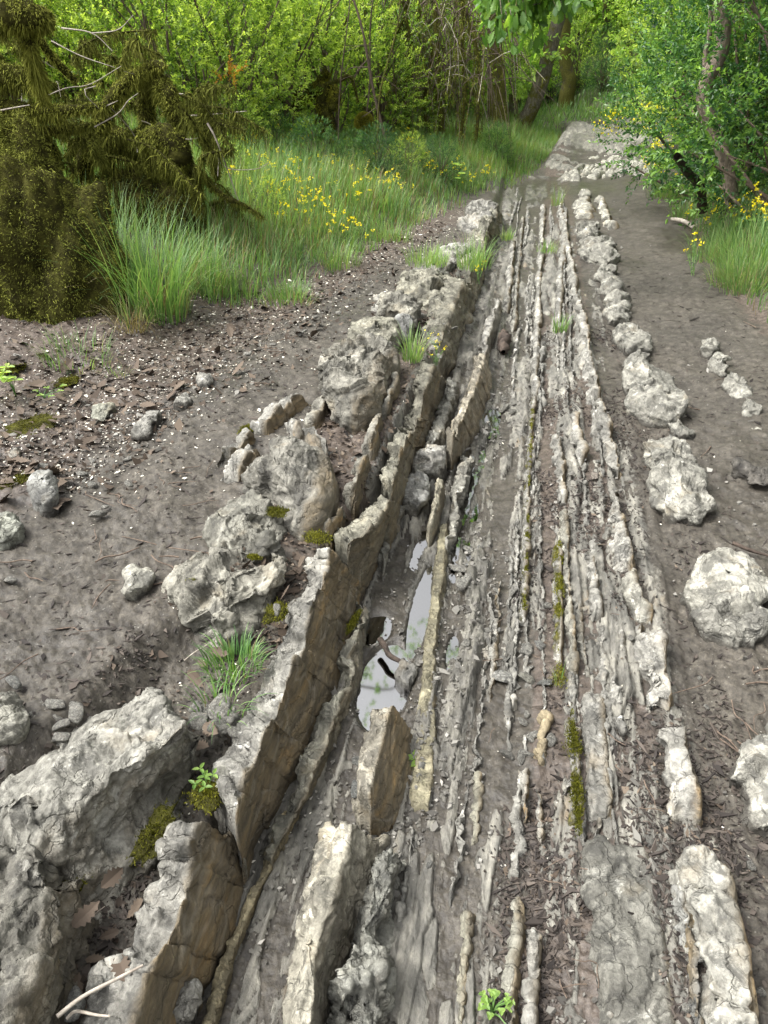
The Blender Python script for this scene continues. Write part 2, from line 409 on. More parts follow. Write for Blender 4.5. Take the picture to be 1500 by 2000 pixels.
# ------------------------------------------------------------------ the ground: one sheet, finest where the path is close
PUDDLES = []          # (x, y, rx, ry, depth)
def channel_dip(x, y):
    d = 0
    for cx, cy, rx, ry, dp in PUDDLES:
        q = ((x - cx) / rx) ** 2 + ((y - cy) / ry) ** 2
        d = np.maximum(d, dp * (1 - sstep(.35, 1.25, q)))
    return d
def pud(px, py, rx, ry, dp, z=0.0):
    p = G(px, py, z); PUDDLES.append((p[0], p[1], rx, ry, dp)); return p
pA = pud(752, 1330, .085, .20, .045)
pud(822, 1190, .035, .30, .035)
pud(884, 1270, .022, .10, .025)
pud(735, 1225, .06, .10, .02)
pB = pud(962, 812, .045, .13, .035)
pud(925, 1030, .03, .25, .014)
pud(905, 960, .045, .5, .012); pud(960, 880, .04, .4, .012)
def ground_detail(x, y):
    """full height plus the material masks"""
    base = TZ(x, y)
    r = np.sqrt(x * x + y * y)
    fine = np.exp(-np.maximum(r - 3, 0) / 6)
    mud = .022 * p2(x * 1.7, y * 1.3, 3, 3) + .012 * p2(x * 6, y * 5, 5, 3)
    mud = mud + fine * (.0075 * p2(x * 22, y * 20, 9, 3, .6) + .0035 * p2(x * 75, y * 70, 12, 2, .7))
    # beds standing on edge: thin ribs of shale along the path
    wob = .022 * p2(x * .8, y * .5, 21, 2) + .004 * p2(x * 4, y * 2.2, 22, 2)
    u = x + wob + .012 * (y - 2) * 0
    band = sstep(-.1, .1, x - bank_l(y)) * sstep(-.58, -.46, x) * (1 - sstep(.42, .62, x)) * (1 - sstep(10.5, 12.5, y))
    cut = p2(u * 16, y * 3.2, 33, 3)
    # each rib is a row of broken laths
    w_ = np.stack([(u * 30 + .5 * p2(u * 6, y * 3, 36, 2)).ravel(), (y * (5 + 6 * np.exp(-y / 2.0)) + 1.2 * p2(u * 20, y * 3, 38, 2)).ravel(), np.zeros(u.size)], 1)
    nb = r.shape[0] if r.ndim else 0
    f1, f2, _, hh = worley(w_, 39, True)
    lath = ((hh & np.uint32(255)) / 255.0).reshape(u.shape); gap = np.exp(-((f2 - f1) / .09) ** 2).reshape(u.shape)
    row = p2(u * 14, y * .35, 31, 2)
    nearf = .45 + .55 * sstep(1.1, 1.9, y)
    lam = .036 * row + .034 * (lath - .5) - .012 * gap + .006 * p2(x * 80, y * 50, 44, 3, .7) * fine + .007 * p2(u * 60, y * 3.0, 35, 3, .7) * fine
    lam = (lam + .016 * np.minimum(cut, .3)) * nearf
    bias = .012 * p2(x * 2, y * .9, 41, 2) - .002
    rockh = lam + bias
    tr_mud = mud * .55 - .005
    rock = np.where(rockh > tr_mud, 1.0, 0.0)
    zt = np.maximum(rockh, tr_mud)
    z = mud * (1 - band) + zt * band
    rockm = sstep(-.004, .010, rockh - tr_mud) * band
    # the tilted pale beds at the bend, striking across the path
    sl = sstep(11.4, 12.2, y) * (1 - sstep(17, 18.5, y)) * sstep(-.15, .1, x - bank_l(y)) * (1 - sstep(-.5, -.1, x - bank_r(y)))
    uu = x * .80 + y * .52
    b2 = p2(uu * 3.2, (y * .85 - x * .5) * .45, 51, 3, .6) + .5 * p2(uu * 9, (y * .85 - x * .5) * .9, 52, 2)
    st = np.maximum(b2, -.22)
    z = z + sl * (.10 * st + .16 * sstep(11.6, 14, y))
    rockm = np.maximum(rockm, sl * sstep(-.2, .05, b2) * .95)
    dip = channel_dip(x, y)
    z = z * (1 - .75 * np.clip(dip / .035, 0, 1)) - dip
    bankl = bank_l(y) - x; bankr = x - bank_r(y)
    bank = np.maximum(bankl, bankr)
    z = z + sstep(-.1, .6, bank) * (.06 * p2(x * 1.5, y * 1.5, 61, 4))
    green = sstep(.0, .35, bank) * (1 - (1 - sstep(4.8, 6.2, y)) * (x < 0))
    lit = sstep(-.85, .1, bankl) * (1 - sstep(8, 11, y)) * .9 + .75 * sstep(-.25, .1, bankr)
    # leaf litter collected between the slabs and the ribs
    pock = sstep(-1.0, -.75, x) * (1 - sstep(-.52, -.44, x))
    lit = np.maximum(lit, pock * .75 * sstep(1.6, 2.2, y) * (1 - sstep(6, 9, y)))
    lit = np.maximum(lit, sstep(.08, .16, x) * (1 - sstep(.40, .5, x)) * .8 * (1 - rockm))
    wet = np.clip(dip / .012, 0, 1)
    wet = np.maximum(wet, .75 * sstep(-.36, -.2, x) * (1 - sstep(-.1, .05, x)) * sstep(.9, 1.4, y) * (1 - sstep(5, 8, y)))
    wet = np.maximum(wet, .6 * sstep(-.42, -.3, x) * (1 - sstep(-.08, .06, x)) * (1 - sstep(1.3, 1.8, y)) * sstep(-.3, .2, p2(x * 5, y * 3, 91)))
    wet = np.maximum(wet, .5 * sstep(.0, .4, p2(x * 1.3, y * .8, 92)) * ((x < -.62) | (x > .5)) * (1 - green))
    wet = np.maximum(wet, .55 * band * (1 - rockm))
    wet = np.maximum(wet, .8 * sstep(9.8, 10.4, y) * (1 - sstep(11.6, 12.2, y)) * (1 - sstep(.6, 1.4, x)) * sstep(-.1, .2, x - bank_l(y)))
    return base + z, rockm, wet, np.clip(lit, 0, 1), green
def build_ground():
    az = np.concatenate([np.linspace(-180, -52, 65)[:-1], np.arange(-52, 52, .15), np.linspace(52, 180, 65)[:-1]])
    az = np.radians(az) - YAW
    r = [.3]
    while r[-1] < 90:
        q = r[-1]; r.append(q * (1.0045 if q < 12 else 1.012 if q < 25 else 1.05))
    r = np.array(r)
    x = np.outer(r, np.sin(az)); y = np.outer(r, np.cos(az))
    z, rockm, wet, lit, green = ground_detail(x, y)
    nt, ns = x.shape
    v = np.concatenate([np.stack([x, y, z], -1).reshape(-1, 3), [[0, 0, float(z[0].mean())]]])
    q = grid_quads(nt, ns, True)[:, ::-1]
    t = np.stack([np.full(ns, nt * ns), (np.arange(ns) + 1) % ns, np.arange(ns)], 1)
    pad = lambda a: np.concatenate([a.ravel(), [0]])
    me = new_mesh('ground', v, q, t, dict(rock=pad(rockm), wet=pad(wet), litter=pad(lit), green=pad(green)), True, M['ground'])
    tag(add_obj('ground', me), kind='structure')
build_ground()
def water_sheet(name, cx, cy, rx, ry, z):
    n = 40; th = np.linspace(0, 2 * np.pi, n, endpoint=False)
    v = [[cx, cy, z]] + [[cx + rx * math.cos(a), cy + ry * math.sin(a), z] for a in th]
    t = [[0, 1 + i, 1 + (i + 1) % n] for i in range(n)]
    tag(add_obj(name, new_mesh(name, v, None, t, None, True, M['water'])), kind='structure')
water_sheet('water', pA[0] + .05, pA[1] + .14, .30, .75, float(TZ(pA[0], pA[1])) - .019)
water_sheet('water', pB[0], pB[1] + .05, .10, .30, float(TZ(pB[0], pB[1])) - .012)
p_ = G(905, 965); water_sheet('water', p_[0] + .02, p_[1], .07, .55, float(TZ(p_[0], p_[1])) - .0085)
# ------------------------------------------------------------------ rocks
SEED = [100]
def rock_disp(P, nrm, face, lump, ls, facet, seed, nod=.3, o2=.6, o3=.3):
    """chipped hollows with sharp rims, some rounded nodules, fine bedding lines along the strike"""
    rough = 1 - .9 * face
    q = P + seed * 1.37
    lo = fbm(q * (5, 3, 5), 4, seed)
    a = fbm(q * 9, 2, seed + 3); a2 = fbm(q * 9, 2, seed + 4)
    wp = np.stack([a, a2, a * .5], 1)
    d = lo * lump * .9
    kind = np.clip(nod + .8 * fbm(q * 4, 2, seed + 21), 0, 1)
    for sc, am, sd in ((1.0, 1.0, 7), (.45, o2, 9), (.2, o3, 19)):
        f1, f2, v, hh = worley(q / (ls * 1.25 * sc) * (1.25, .7, 1.1) + wp * .4, seed + sd)
        g = _G[hh & np.uint32(255)]
        bowl = (f1 * f1 - .3) * 1.5
        lobe = (.42 - f1 * f1) * 1.2 - .35 * np.exp(-((f2 - f1) / .1) ** 2)
        d = d + rough * lump * am * .8 * (bowl * (1 - kind) + lobe * kind)
        d = d + rough * facet * ls * am * .38 * (g * v).sum(1)
    s = q[:, 0] * 1.0 + q[:, 2] * .35 + .02 * a
    lam = fbm(np.stack([s * 60, q[:, 1] * 2.5, q[:, 2] * 3], 1), 3, seed + 31, .6)
    d = d + (.35 + .65 * rough) * .0028 * lam
    d = d + (.25 + .75 * rough) * .0020 * fbm(q * 60, 3, seed + 11, .6)
    fs = face > .05
    if fs.any():
        qq = q[fs] * (3, 4.5, 9)
        s1, s2, _, sh = worley(qq + .3 * np.stack([a[fs]] * 3, 1), seed + 13)
        d[fs] += face[fs] * (.011 * ((sh & np.uint32(7)) / 7.0 - .5) - .004 * np.exp(-((s2 - s1) / .03) ** 2) + .003 * fbm(q[fs] * (9, 5, 22), 4, seed + 15))
    return d
def normals_grid(v):
    du = np.gradient(v, axis=0); dv = np.gradient(v, axis=1)
    n = np.cross(du, dv); n /= np.linalg.norm(n, axis=2)[:, :, None] + 1e-12
    return n
def carve(v, n, face, ls, depth, seed, dens=1.0):
    """knock flat chips off the surface"""
    rg = np.random.default_rng(seed); sh = v.shape; f = v.reshape(-1, 3).copy(); nn = n.reshape(-1, 3); fc = face.ravel()
    ok = np.flatnonzero((fc < .4) & (nn[:, 2] > -.3))
    if len(ok) < 20: return v
    ext = np.ptp(f[ok], axis=0); area = ext[0] * ext[1] + ext[1] * ext[2] + ext[0] * ext[2]
    k = int(np.clip(dens * area / (ls * ls) * .55, 4, 90))
    ar = np.linalg.norm(np.cross(np.gradient(v, axis=0), np.gradient(v, axis=1)), axis=2).ravel()[ok]
    for i in rg.choice(ok, k, p=ar / ar.sum()):
        p0 = f[i]; nv = nn[i] + rg.normal(0, .28, 3); nv /= np.linalg.norm(nv)
        rad = ls * rg.uniform(.6, 1.7); dp = depth * rg.uniform(.1, 1.0)
        w = f - p0; dd = (w * w).sum(1); m = dd < rad * rad
        if not m.any(): continue
        s_ = w[m] @ nv + dp
        wt = (1 - sstep(.8, 1.0, np.sqrt(dd[m]) / rad)) * (1 - .9 * fc[m])
        f[m] -= nv * (np.clip(s_, 0, dp * 2.2) * wt)[:, None]
    return f.reshape(sh)
def finish_rock(name, label, v, n, face, moss, soil, wet, quads, lump, ls, facet, group, cat, tone, seed, tris=None, cd=0., **dk):
    v = carve(v, n, face, ls * 1.0, max(lump, cd), seed)
    n2 = normals_grid(v)
    if (n2 * n).sum() < 0: n2 = -n2
    n = n + n2; n /= np.linalg.norm(n, axis=2)[:, :, None] + 1e-9
    f = v.reshape(-1, 3); nn = n.reshape(-1, 3)
    d = rock_disp(f, nn, face.ravel(), lump, ls, facet, seed, **dk)
    f = f + nn * d[:, None]
    c = f.mean(0); o = np.array([c[0], c[1], float(TZ(c[0], c[1]))])
    me = new_mesh(name, f - o, quads, tris, dict(face=face, moss=moss, soil=soil, wet=wet), True, M['rock'])
    ob = add_obj(name, me, loc=o); ob.color = (*tone, 1)
    return tag(ob, label, cat, group, 'thing')
def ledge(label, rails, zs, name='rock_ledge', cat='rock ledge', lump=.014, ls=.06, facet=.35, notch=.15, endl=.06, brown=1.0, moss=.0,
          soil=.35, soilh=.05, group=None, tone=(1, 1, 1), rnd=.014, face=True, wet=0, nlen=.14, bury=.14, block=0.0, nod=.3):
    """a bed standing on edge, lofted between rails that run along the strike; the last two rails bound the smooth bedding face"""
    SEED[0] += 17; seed = SEED[0]
    raw = [np.array([pt(px, py, z[i] if isinstance(z, list) else z) for i, (px, py) in enumerate(rl)]) for rl, z in zip(rails, zs)]
    L = max(np.linalg.norm(np.diff(r, axis=0), axis=1).sum() for r in raw)
    cen = np.concatenate(raw).mean(0)
    dist = max(.9, np.linalg.norm(cen - (0, 0, CAM_H)))
    sp = max(.0042, dist * .0022)
    nt = int(np.clip(L / sp, 12, 420))
    rr = [smooth_line(r, nt) for r in raw]
    low = [rr[0] - (0, 0, bury)] + rr + [rr[-1] - (0, 0, bury)]
    segs, fm = [], []
    for k in range(len(low) - 1):
        a, b = low[k], low[k + 1]
        m = max(3, int(np.linalg.norm(b - a, axis=1).mean() / sp))
        t = np.arange(m) / m
        segs.append(a[:, None] * (1 - t)[None, :, None] + b[:, None] * t[None, :, None])
        isf = face and k >= len(low) - 3
        fm.append(np.full(m, 1.0 if isf else 0.0))
    segs.append(low[-1][:, None]); fm.append([1.0 if face else 0.0])
    v = np.concatenate(segs, 1); fm = np.concatenate(fm); ns = v.shape[1]
    fmask = np.broadcast_to(fm[None], (nt, ns)).copy()
    for _ in range(int(max(1, (rnd / sp) ** 2))):
        v[:, 1:-1] = (v[:, :-2] + 2 * v[:, 1:-1] + v[:, 2:]) / 4
        fmask[:, 1:-1] = (fmask[:, :-2] + 2 * fmask[:, 1:-1] + fmask[:, 2:]) / 4
    zf = np.minimum(rr[0][:, 2], rr[-1][:, 2])[:, None]
    zlow = zf - bury
    # notches along the crest
    ln = np.linspace(0, L, nt)
    cid = ln / nlen + .6 * fbm(np.stack([ln * 9, ln * 0 + seed, ln * 0], 1), 2, seed)
    hm = 1 - notch * (hash01(np.floor(cid).astype(int), seed) * .8 + .35 * fbm(np.stack([ln * 16, ln * 0 + .5, ln * 0], 1), 3, seed + 5))
    if block:
        ci = np.floor(cid).astype(int); fr = cid - np.floor(cid)
        gap = np.exp(-(np.minimum(fr, 1 - fr) * nlen / .0055) ** 2)
        hm = hm * (1 - .45 * block * gap)
        lat = (hash01(ci, seed + 2) - .5) * block * .5; wd = 1 + (hash01(ci, seed + 3) - .5) * block * .7 - .3 * block * gap
        mid = v[:, :, :2].mean(1, keepdims=True); half = (rr[-1] - rr[0])[:, None, :2]
        v[:, :, :2] = mid + (v[:, :, :2] - mid) * wd[:, None, None] + half * lat[:, None, None] * .5
    for _ in range(2 if not block else 1): hm[1:-1] = (hm[:-2] + 2 * hm[1:-1] + hm[2:]) / 4
    top = np.maximum(v[:, :, 2] - zf, 0)
    v[:, :, 2] += top * (hm[:, None] - 1)
    # broken ends
    jit = 1 + .6 * fbm(np.stack([np.arange(ns) * sp * 14, np.full(ns, seed * .7), np.zeros(ns)], 1), 3, seed + 6)
    tt = np.minimum(ln, L - ln)
    q = np.clip(tt[:, None] / np.maximum(endl * jit[None], sp), 0, 1)
    e = np.sqrt(1 - (1 - q) ** 2)
    cxy = v[:, :, :2].mean(1, keepdims=True)
    v[:, :, 2] = zlow + (v[:, :, 2] - zlow) * e
    v[:, :, :2] = cxy + (v[:, :, :2] - cxy) * (.85 + .15 * e[:, :, None])
    n = normals_grid(v)
    flip = n[:, :, 2].mean() < 0
    if flip: n = -n
    hgt = v[:, :, 2] - zf
    so = soil * np.clip(1.25 - hgt / soilh, 0, 1.3)
    q = grid_quads(nt, ns)
    if flip: q = q[:, ::-1]
    mo = np.full((nt, ns), moss * 1.0) * (1 - .7 * fmask)
    return finish_rock(name, label, v, n, fmask * brown, mo, so, np.full((nt, ns), wet * 1.0), q, lump, ls, facet, group, cat, tone, seed, nod=nod)
def rib(label, crest, w, h, lump=.009, ls=.04, name='rock_rib', cat='rock rib', flat=.55, lean=.0, **kw):
    """a narrow bed standing a little proud of the mud; crest in photo pixels, width and height in metres"""
    w = w * 1.2; h = h * 1.3
    P = np.array([G(px, py, h * .6) for px, py in crest]); P[:, 2] = TZ(P[:, 0], P[:, 1])
    t = np.gradient(P[:, :2], axis=0); t /= np.linalg.norm(t, axis=1)[:, None]
    s = np.stack([-t[:, 1], t[:, 0]], 1)
    if s[:, 0].mean() > 0: s = -s          # s points to -x
    def off(a, z): return [np.array([p[0] + q[0] * a, p[1] + q[1] * a, p[2] + z]) for p, q in zip(P, s)]
    rails = [off(.5 * w, -.01), off(.5 * flat * w + lean, h * .92), off(-.5 * flat * w + lean, h), off(-.5 * w, -.01)]
    return ledge_world(label, rails, name=name, cat=cat, lump=lump, ls=ls, **{**dict(block=.8, nlen=max(.03, w * 1.1), notch=.35), **kw})
def ledge_world(label, rails, **kw):
    global pt
    keep = pt
    def wpt(px, py, z): return z
    pt = wpt
    try:
        return ledge(label, [[(0, 0)] * len(r) for r in rails], [list(r) for r in rails], **kw)
    finally:
        pt = keep
def boulder(label, outline, h, z=('g', 0.0), peak=None, name='boulder', cat='boulder', lump=.014, ls=.07, facet=.45, box=.52, moss=0., soil=.5, soilh=.05,
            tone=(1, 1, 1), group=None, brown=0., side=None, wet=0, skirt=.12, tilt=(0, 0), cd=.022):
    """a rock whose footprint on the ground is outlined in photo pixels"""
    SEED[0] += 17; seed = SEED[0]
    h = h * .95
    zo = ('g', h * .25) if isinstance(z, tuple) else z + h * .25
    O = np.array([pt(px, py, zo) for px, py in outline])
    O = np.concatenate([np.linspace(O[i], O[(i + 1) % len(O)], 16, endpoint=False) for i in range(len(O))])
    zb = TZ(O[:, 0], O[:, 1]).mean() if isinstance(z, tuple) else z
    c = O.mean(0)[:2]
    if peak is not None: c = .5 * c + .5 * at_z(*peak, zb + h)[:2]
    dist = max(.9, math.hypot(c[0], c[1], CAM_H)); sp = max(.0042, dist * .0022)
    O = np.concatenate([np.linspace(O[i], O[(i + 1) % len(O)], 12, endpoint=False) for i in range(len(O))])
    a = np.arctan2(O[:, 1] - c[1], O[:, 0] - c[0]); rad = np.linalg.norm(O[:, :2] - c, axis=1)
    per = np.linalg.norm(np.diff(np.concatenate([O, O[:1]]), axis=0), axis=1).sum()
    nb_ = 40; bi = np.floor((a + np.pi) / (2 * np.pi) * nb_).astype(int) % nb_; rbin = np.full(nb_, np.nan)
    for q_ in range(nb_):
        if (bi == q_).any(): rbin[q_] = rad[bi == q_].max()
    okb = np.flatnonzero(~np.isnan(rbin)); rbin = np.interp(np.arange(nb_), np.concatenate([okb - nb_, okb, okb + nb_]), np.tile(rbin[okb], 3))
    for _ in range(4): rbin = (np.roll(rbin, 1) + 2 * rbin + np.roll(rbin, -1)) / 4
    nth = int(np.clip(per / sp, 24, 520)); th = np.linspace(-np.pi, np.pi, nth, endpoint=False)
    rb = np.interp(th, -np.pi + (np.arange(-1, nb_ + 1) + .5) / nb_ * 2 * np.pi, rbin[np.arange(-1, nb_ + 1) % nb_])
    for _ in range(max(2, (nth // 40) ** 2 // 2)): rb = (np.roll(rb, 1) + 2 * rb + np.roll(rb, -1)) / 4
    nr = int(np.clip((rad.mean() + h) / sp, 10, 260))
    ph = np.linspace(.02, 1, nr) * np.pi / 2
    rho = np.sin(ph) ** .85; zz = np.cos(ph) ** box
    v = np.zeros((nr + 4, nth, 3))
    v[:nr, :, 0] = c[0] + rho[:, None] * (rb * np.cos(th))[None]; v[:nr, :, 1] = c[1] + rho[:, None] * (rb * np.sin(th))[None]
    tl = 1 + tilt[0] * (v[:nr, :, 0] - c[0]) + tilt[1] * (v[:nr, :, 1] - c[1])
    v[:nr, :, 2] = zb + h * zz[:, None] * np.clip(tl, .3, 1.7)
    for k in range(4):
        v[nr + k] = v[nr - 1]; v[nr + k, :, 2] = zb - skirt * (k + 1) / 4
    n = np.zeros_like(v)
    du = np.gradient(v, axis=0); dv = np.roll(v, -1, 1) - np.roll(v, 1, 1)
    n = np.cross(du, dv); n /= np.linalg.norm(n, axis=2)[:, :, None] + 1e-12
    if n[:nr, :, 2].mean() < 0: n = -n
    fm = np.zeros(v.shape[:2])
    if side is not None:
        fm = np.clip(((n[:, :, 0] * math.cos(side) + n[:, :, 1] * math.sin(side)) - .35) * 3, 0, 1)
    so = soil * np.clip(1.25 - (v[:, :, 2] - zb) / soilh, 0, 1.3)
    q = grid_quads(nr + 4, nth, True)
    top = len(v.reshape(-1, 3))
    ob = finish_rock(name, label, v, n, fm * (brown if brown else .0) if side is not None else fm, np.full(fm.shape, moss * 1.), so, np.full(fm.shape, wet * 1.), q, lump, ls, facet, group, cat, tone, seed,
                     [[j, (j + 1) % nth, nth // 2] for j in range(nth)][:0] or [[0, j, j + 1] for j in range(1, nth - 1)], cd=cd, nod=.12, o2=.38, o3=.14)
    return ob
W = (1.1, 1.1, 1.1); D = (.72, .72, .7); OL = (.78, .77, .68); GR = (.85, .87, .9)
gz = lambda o=0.: ('g', o)

# ---- left foreground: the big slabs
ledge('dark lumpy rock mass filling the lower left corner of the path', [[(-330, 1640), (-420, 2000), (-500, 2500)], [(-60, 1570), (-180, 1900), (-320, 2400)], [(115, 1620), (70, 1880), (-60, 2350)], [(215, 1760), (160, 1940), (60, 2400)]],
      [.22, .34, .33, .12], lump=.02, ls=.085, facet=.5, tone=(.62, .61, .58), brown=.35, name='boulder', cat='boulder', notch=.12, moss=.1, endl=.09, soil=.1)
ledge('big grey boulder with a smooth pale top and pocked side, left foreground', [[(322, 1318), (150, 1425), (-90, 1580)], [(350, 1340), (180, 1440), (-50, 1590)], [(396, 1392), (265, 1485), (30, 1650)], [(412, 1450), (345, 1625), (190, 1820)]],
      [.21, .325, .335, .13], lump=.017, ls=.06, facet=.4, brown=.25, name='boulder', cat='boulder', notch=.1, endl=.07, tone=(.92, .92, .9), soil=.15)
ledge('brown smooth-faced rock slab nearest the camera at lower left', [[(340, 1570), (255, 1740), (150, 2000), (60, 2300)], [(365, 1570), (285, 1730), (205, 1960), (110, 2300)], [(405, 1560), (345, 1720), (262, 1950), (170, 2300)], [(498, 1640), (465, 1790), (402, 1960), (310, 2300)]],
      [.19, .25, .255, .0], lump=.014, ls=.055, facet=.35, brown=1., name='rock_slab', cat='rock slab', notch=.32, nlen=.12, block=.25, endl=.05, soil=.1, rnd=.010)
ledge('largest brown rock slab with a tall smooth stained face and pale veins', [[(600, 1075), (520, 1270), (430, 1460), (395, 1560)], [(618, 1062), (545, 1240), (455, 1440), (425, 1545)], [(645, 1060), (585, 1250), (495, 1470), (455, 1590)], [(715, 1135), (660, 1330), (560, 1540), (498, 1650)]],
      [.20, .255, .26, .0], lump=.012, ls=.045, facet=.3, brown=1., name='rock_slab', cat='rock slab', notch=.3, nlen=.11, block=.25, endl=.03, soil=.1, rnd=.008)
ledge('olive brown rock slab directly behind the largest brown slab', [[(735, 960), (690, 1010), (640, 1045)], [(748, 950), (706, 1000), (655, 1040)], [(765, 960), (730, 1020), (675, 1060)], [(790, 985), (752, 1080), (718, 1145)]],
      [.19, .25, .25, .0], lump=.010, ls=.04, facet=.35, brown=.75, name='rock_slab', cat='rock slab', notch=.15, endl=.03, tone=OL)
ledge('tall streaked brown slab face above the beaded rib', [[(825, 690), (790, 770), (752, 870), (738, 935)], [(838, 690), (803, 770), (765, 865), (748, 935)], [(852, 700), (822, 780), (785, 880), (765, 940)], [(872, 740), (848, 830), (815, 905), (790, 985)]],
      [.17, .25, .25, .01], lump=.014, ls=.055, facet=.5, brown=.7, name='rock_slab', cat='rock slab', notch=.5, block=.4, endl=.08, tone=OL, nlen=.16)
ledge('long jagged wall of rock with grass on top beside the far channel', [[(955, 392), (915, 450), (845, 560), (800, 650)], [(965, 390), (930, 450), (872, 560), (830, 655)], [(975, 392), (950, 450), (900, 560), (860, 660)], [(982, 420), (958, 500), (925, 600), (880, 720)]],
      [.16, .27, .26, .02], lump=.03, ls=.09, facet=.6, brown=.45, name='rock_ledge', notch=.5, endl=.1, nlen=.22, tone=OL)
ledge('beaded grey rib of small nodules along the foot of the big slabs', [[(700, 1160), (640, 1330), (560, 1520), (490, 1680)], [(706, 1155), (650, 1330), (574, 1520), (500, 1680)], [(716, 1160), (672, 1340), (600, 1530), (520, 1680)], [(722, 1190), (688, 1370), (618, 1540), (530, 1700)]],
      [.02, .075, .07, -.01], nod=1., lump=.014, ls=.045, facet=.4, brown=.5, name='rock_rib', cat='rock rib', notch=.35, endl=.05, nlen=.09, tone=(.8, .8, .72), rnd=.008, wet=.3)
ledge('knobbly rib of fish-scale nodules below the streaked slab face', [[(880, 730), (820, 880), (765, 980), (728, 1090)], [(885, 735), (828, 880), (775, 985), (735, 1090)], [(893, 745), (840, 890), (785, 995), (742, 1100)], [(898, 765), (850, 905), (792, 1010), (746, 1115)]],
      [.02, .07, .06, -.01], nod=1., lump=.014, ls=.05, facet=.5, brown=.2, name='rock_rib', cat='rock rib', notch=.4, endl=.05, nlen=.1, tone=(.85, .86, .84), rnd=.008)
ledge('pale yellowish rim of rock along the foot of the nearest slab', [[(560, 1560), (505, 1680), (445, 1830), (395, 1990), (330, 2200)], [(566, 1556), (514, 1676), (452, 1830), (402, 1990), (340, 2200)], [(580, 1562), (530, 1690), (466, 1840), (416, 2000), (350, 2200)], [(590, 1570), (538, 1700), (474, 1850), (424, 2010), (360, 2200)]],
      [.01, .035, .03, -.015], lump=.006, ls=.05, facet=.25, brown=.45, name='rock_rib', cat='rock rib', notch=.3, endl=.05, tone=(.95, .85, .6), rnd=.008, nlen=.12)

# ---- left middle: boulders standing in the left mud path
boulder('fan-shaped rock with a pale left flank behind the small green tuft', [(312, 1155), (335, 1130), (385, 1095), (470, 1080), (545, 1085), (565, 1105), (535, 1165), (490, 1215), (440, 1262), (400, 1258), (365, 1215)], .15, .16, peak=(420, 1140), lump=.016, ls=.055, facet=.7, cd=.032, box=.5, moss=.1, tone=(.8, .79, .74), tilt=(.5, 0), soil=.3)
boulder('rounded nodular boulder with moss dots beside the muddy left track', [(402, 1055), (408, 1015), (450, 985), (510, 985), (555, 1015), (572, 1060), (560, 1100), (520, 1105), (455, 1095), (418, 1090)], .15, .17, peak=(490, 1010), lump=.018, ls=.06, facet=.6, box=.5, moss=.16, soil=.3, tone=(.7, .7, .66))
boulder('pyramid-shaped grey boulder with a smooth brown right side', [(462, 968), (505, 925), (545, 890), (600, 890), (645, 940), (662, 975), (640, 1030), (585, 1075), (555, 1030), (500, 985)], .24, .15, peak=(570, 885), lump=.014, ls=.09, facet=.7, cd=.0325, tone=(.72, .71, .68), side=R(-20), brown=.8, soil=.25)
ledge('jagged thin upright slab with a broken toothed crest', [[(545, 835), (575, 850), (600, 870)], [(560, 815), (592, 812), (638, 850)], [(566, 818), (598, 816), (642, 856)], [(570, 905), (612, 925), (645, 890)]], [.20, .325, .325, .19], lump=.010, ls=.05, facet=.4, brown=.5, name='rock_slab', cat='rock slab', notch=.4, nlen=.07, endl=.03, rnd=.006)
rib('long low pale rib lying along the edge of left mud path', [(600, 765), (545, 790), (495, 835)], .085, .07, lump=.014, ls=.07)
rib('short low rib with a green moss cap on its left', [(495, 835), (460, 865), (432, 890)], .07, .06, moss=.42)
rib('short bare pale rib in front of the moss-capped one', [(500, 865), (475, 885), (450, 918)], .075, .06)
boulder('large craggy outcrop with a hollow and striped right side', [(612, 790), (625, 745), (660, 705), (705, 690), (755, 695), (765, 735), (752, 790), (720, 835), (695, 870), (665, 850), (640, 800)], .30, .14, peak=(680, 700), lump=.016, ls=.10, facet=.8, cd=.045, box=.5, tone=(.72, .71, .67), side=R(-30), brown=.5, soil=.2, moss=.08)
boulder('grey wedge-shaped boulder behind the craggy outcrop', [(680, 680), (695, 655), (740, 640), (775, 650), (785, 690), (755, 720), (700, 705)], .20, .14, peak=(738, 645), lump=.018, ls=.07, tone=OL)
boulder('small smooth bluish boulder lodged in the rubble of the ridge', [(768, 650), (775, 628), (800, 622), (808, 645), (790, 665)], .10, .22, lump=.008, ls=.09, facet=.3, tone=(.95, .98, 1.03), name='loose_stone', cat='stone')
boulder('blocky upright rock above the bluish boulder', [(735, 625), (745, 600), (775, 590), (815, 600), (830, 630), (800, 660), (760, 650)], .22, .14, peak=(765, 595), lump=.013, ls=.07, facet=.7, cd=.032, tone=(.75, .74, .69))
boulder('broken grey rock crowned with grass on the ridge', [(770, 590), (790, 555), (830, 545), (870, 560), (880, 600), (830, 625)], .20, .12, lump=.014, ls=.07, facet=.7, cd=.032, tone=OL)
boulder('pale low rubble rock at far end of left ridge', [(790, 545), (820, 520), (870, 505), (890, 530), (850, 560)], .14, .13, lump=.014, ls=.07, facet=.7, cd=.032)
boulder('small broken rock at the start of the far ridge', [(720, 610), (740, 585), (765, 580), (765, 605), (740, 620)], .10, .13, lump=.015, ls=.05)
boulder('cluster of pale broken rock where the path meets the grass', [(900, 440), (925, 405), (960, 395), (965, 430), (935, 460)], .16, .12, lump=.018, ls=.09, facet=.7, cd=.032)
boulder('low pale rock half buried in grass on far ridge', [(845, 520), (870, 490), (905, 480), (915, 505), (880, 530)], .14, .12, lump=.015, ls=.08, facet=.7, cd=.032)
boulder('narrow striped rock fin below the craggy outcrop', [(672, 870), (680, 830), (700, 810), (712, 850), (695, 900)], .13, .13, lump=.012, ls=.04, brown=.6, side=R(-40), name='rock_slab', cat='rock slab')

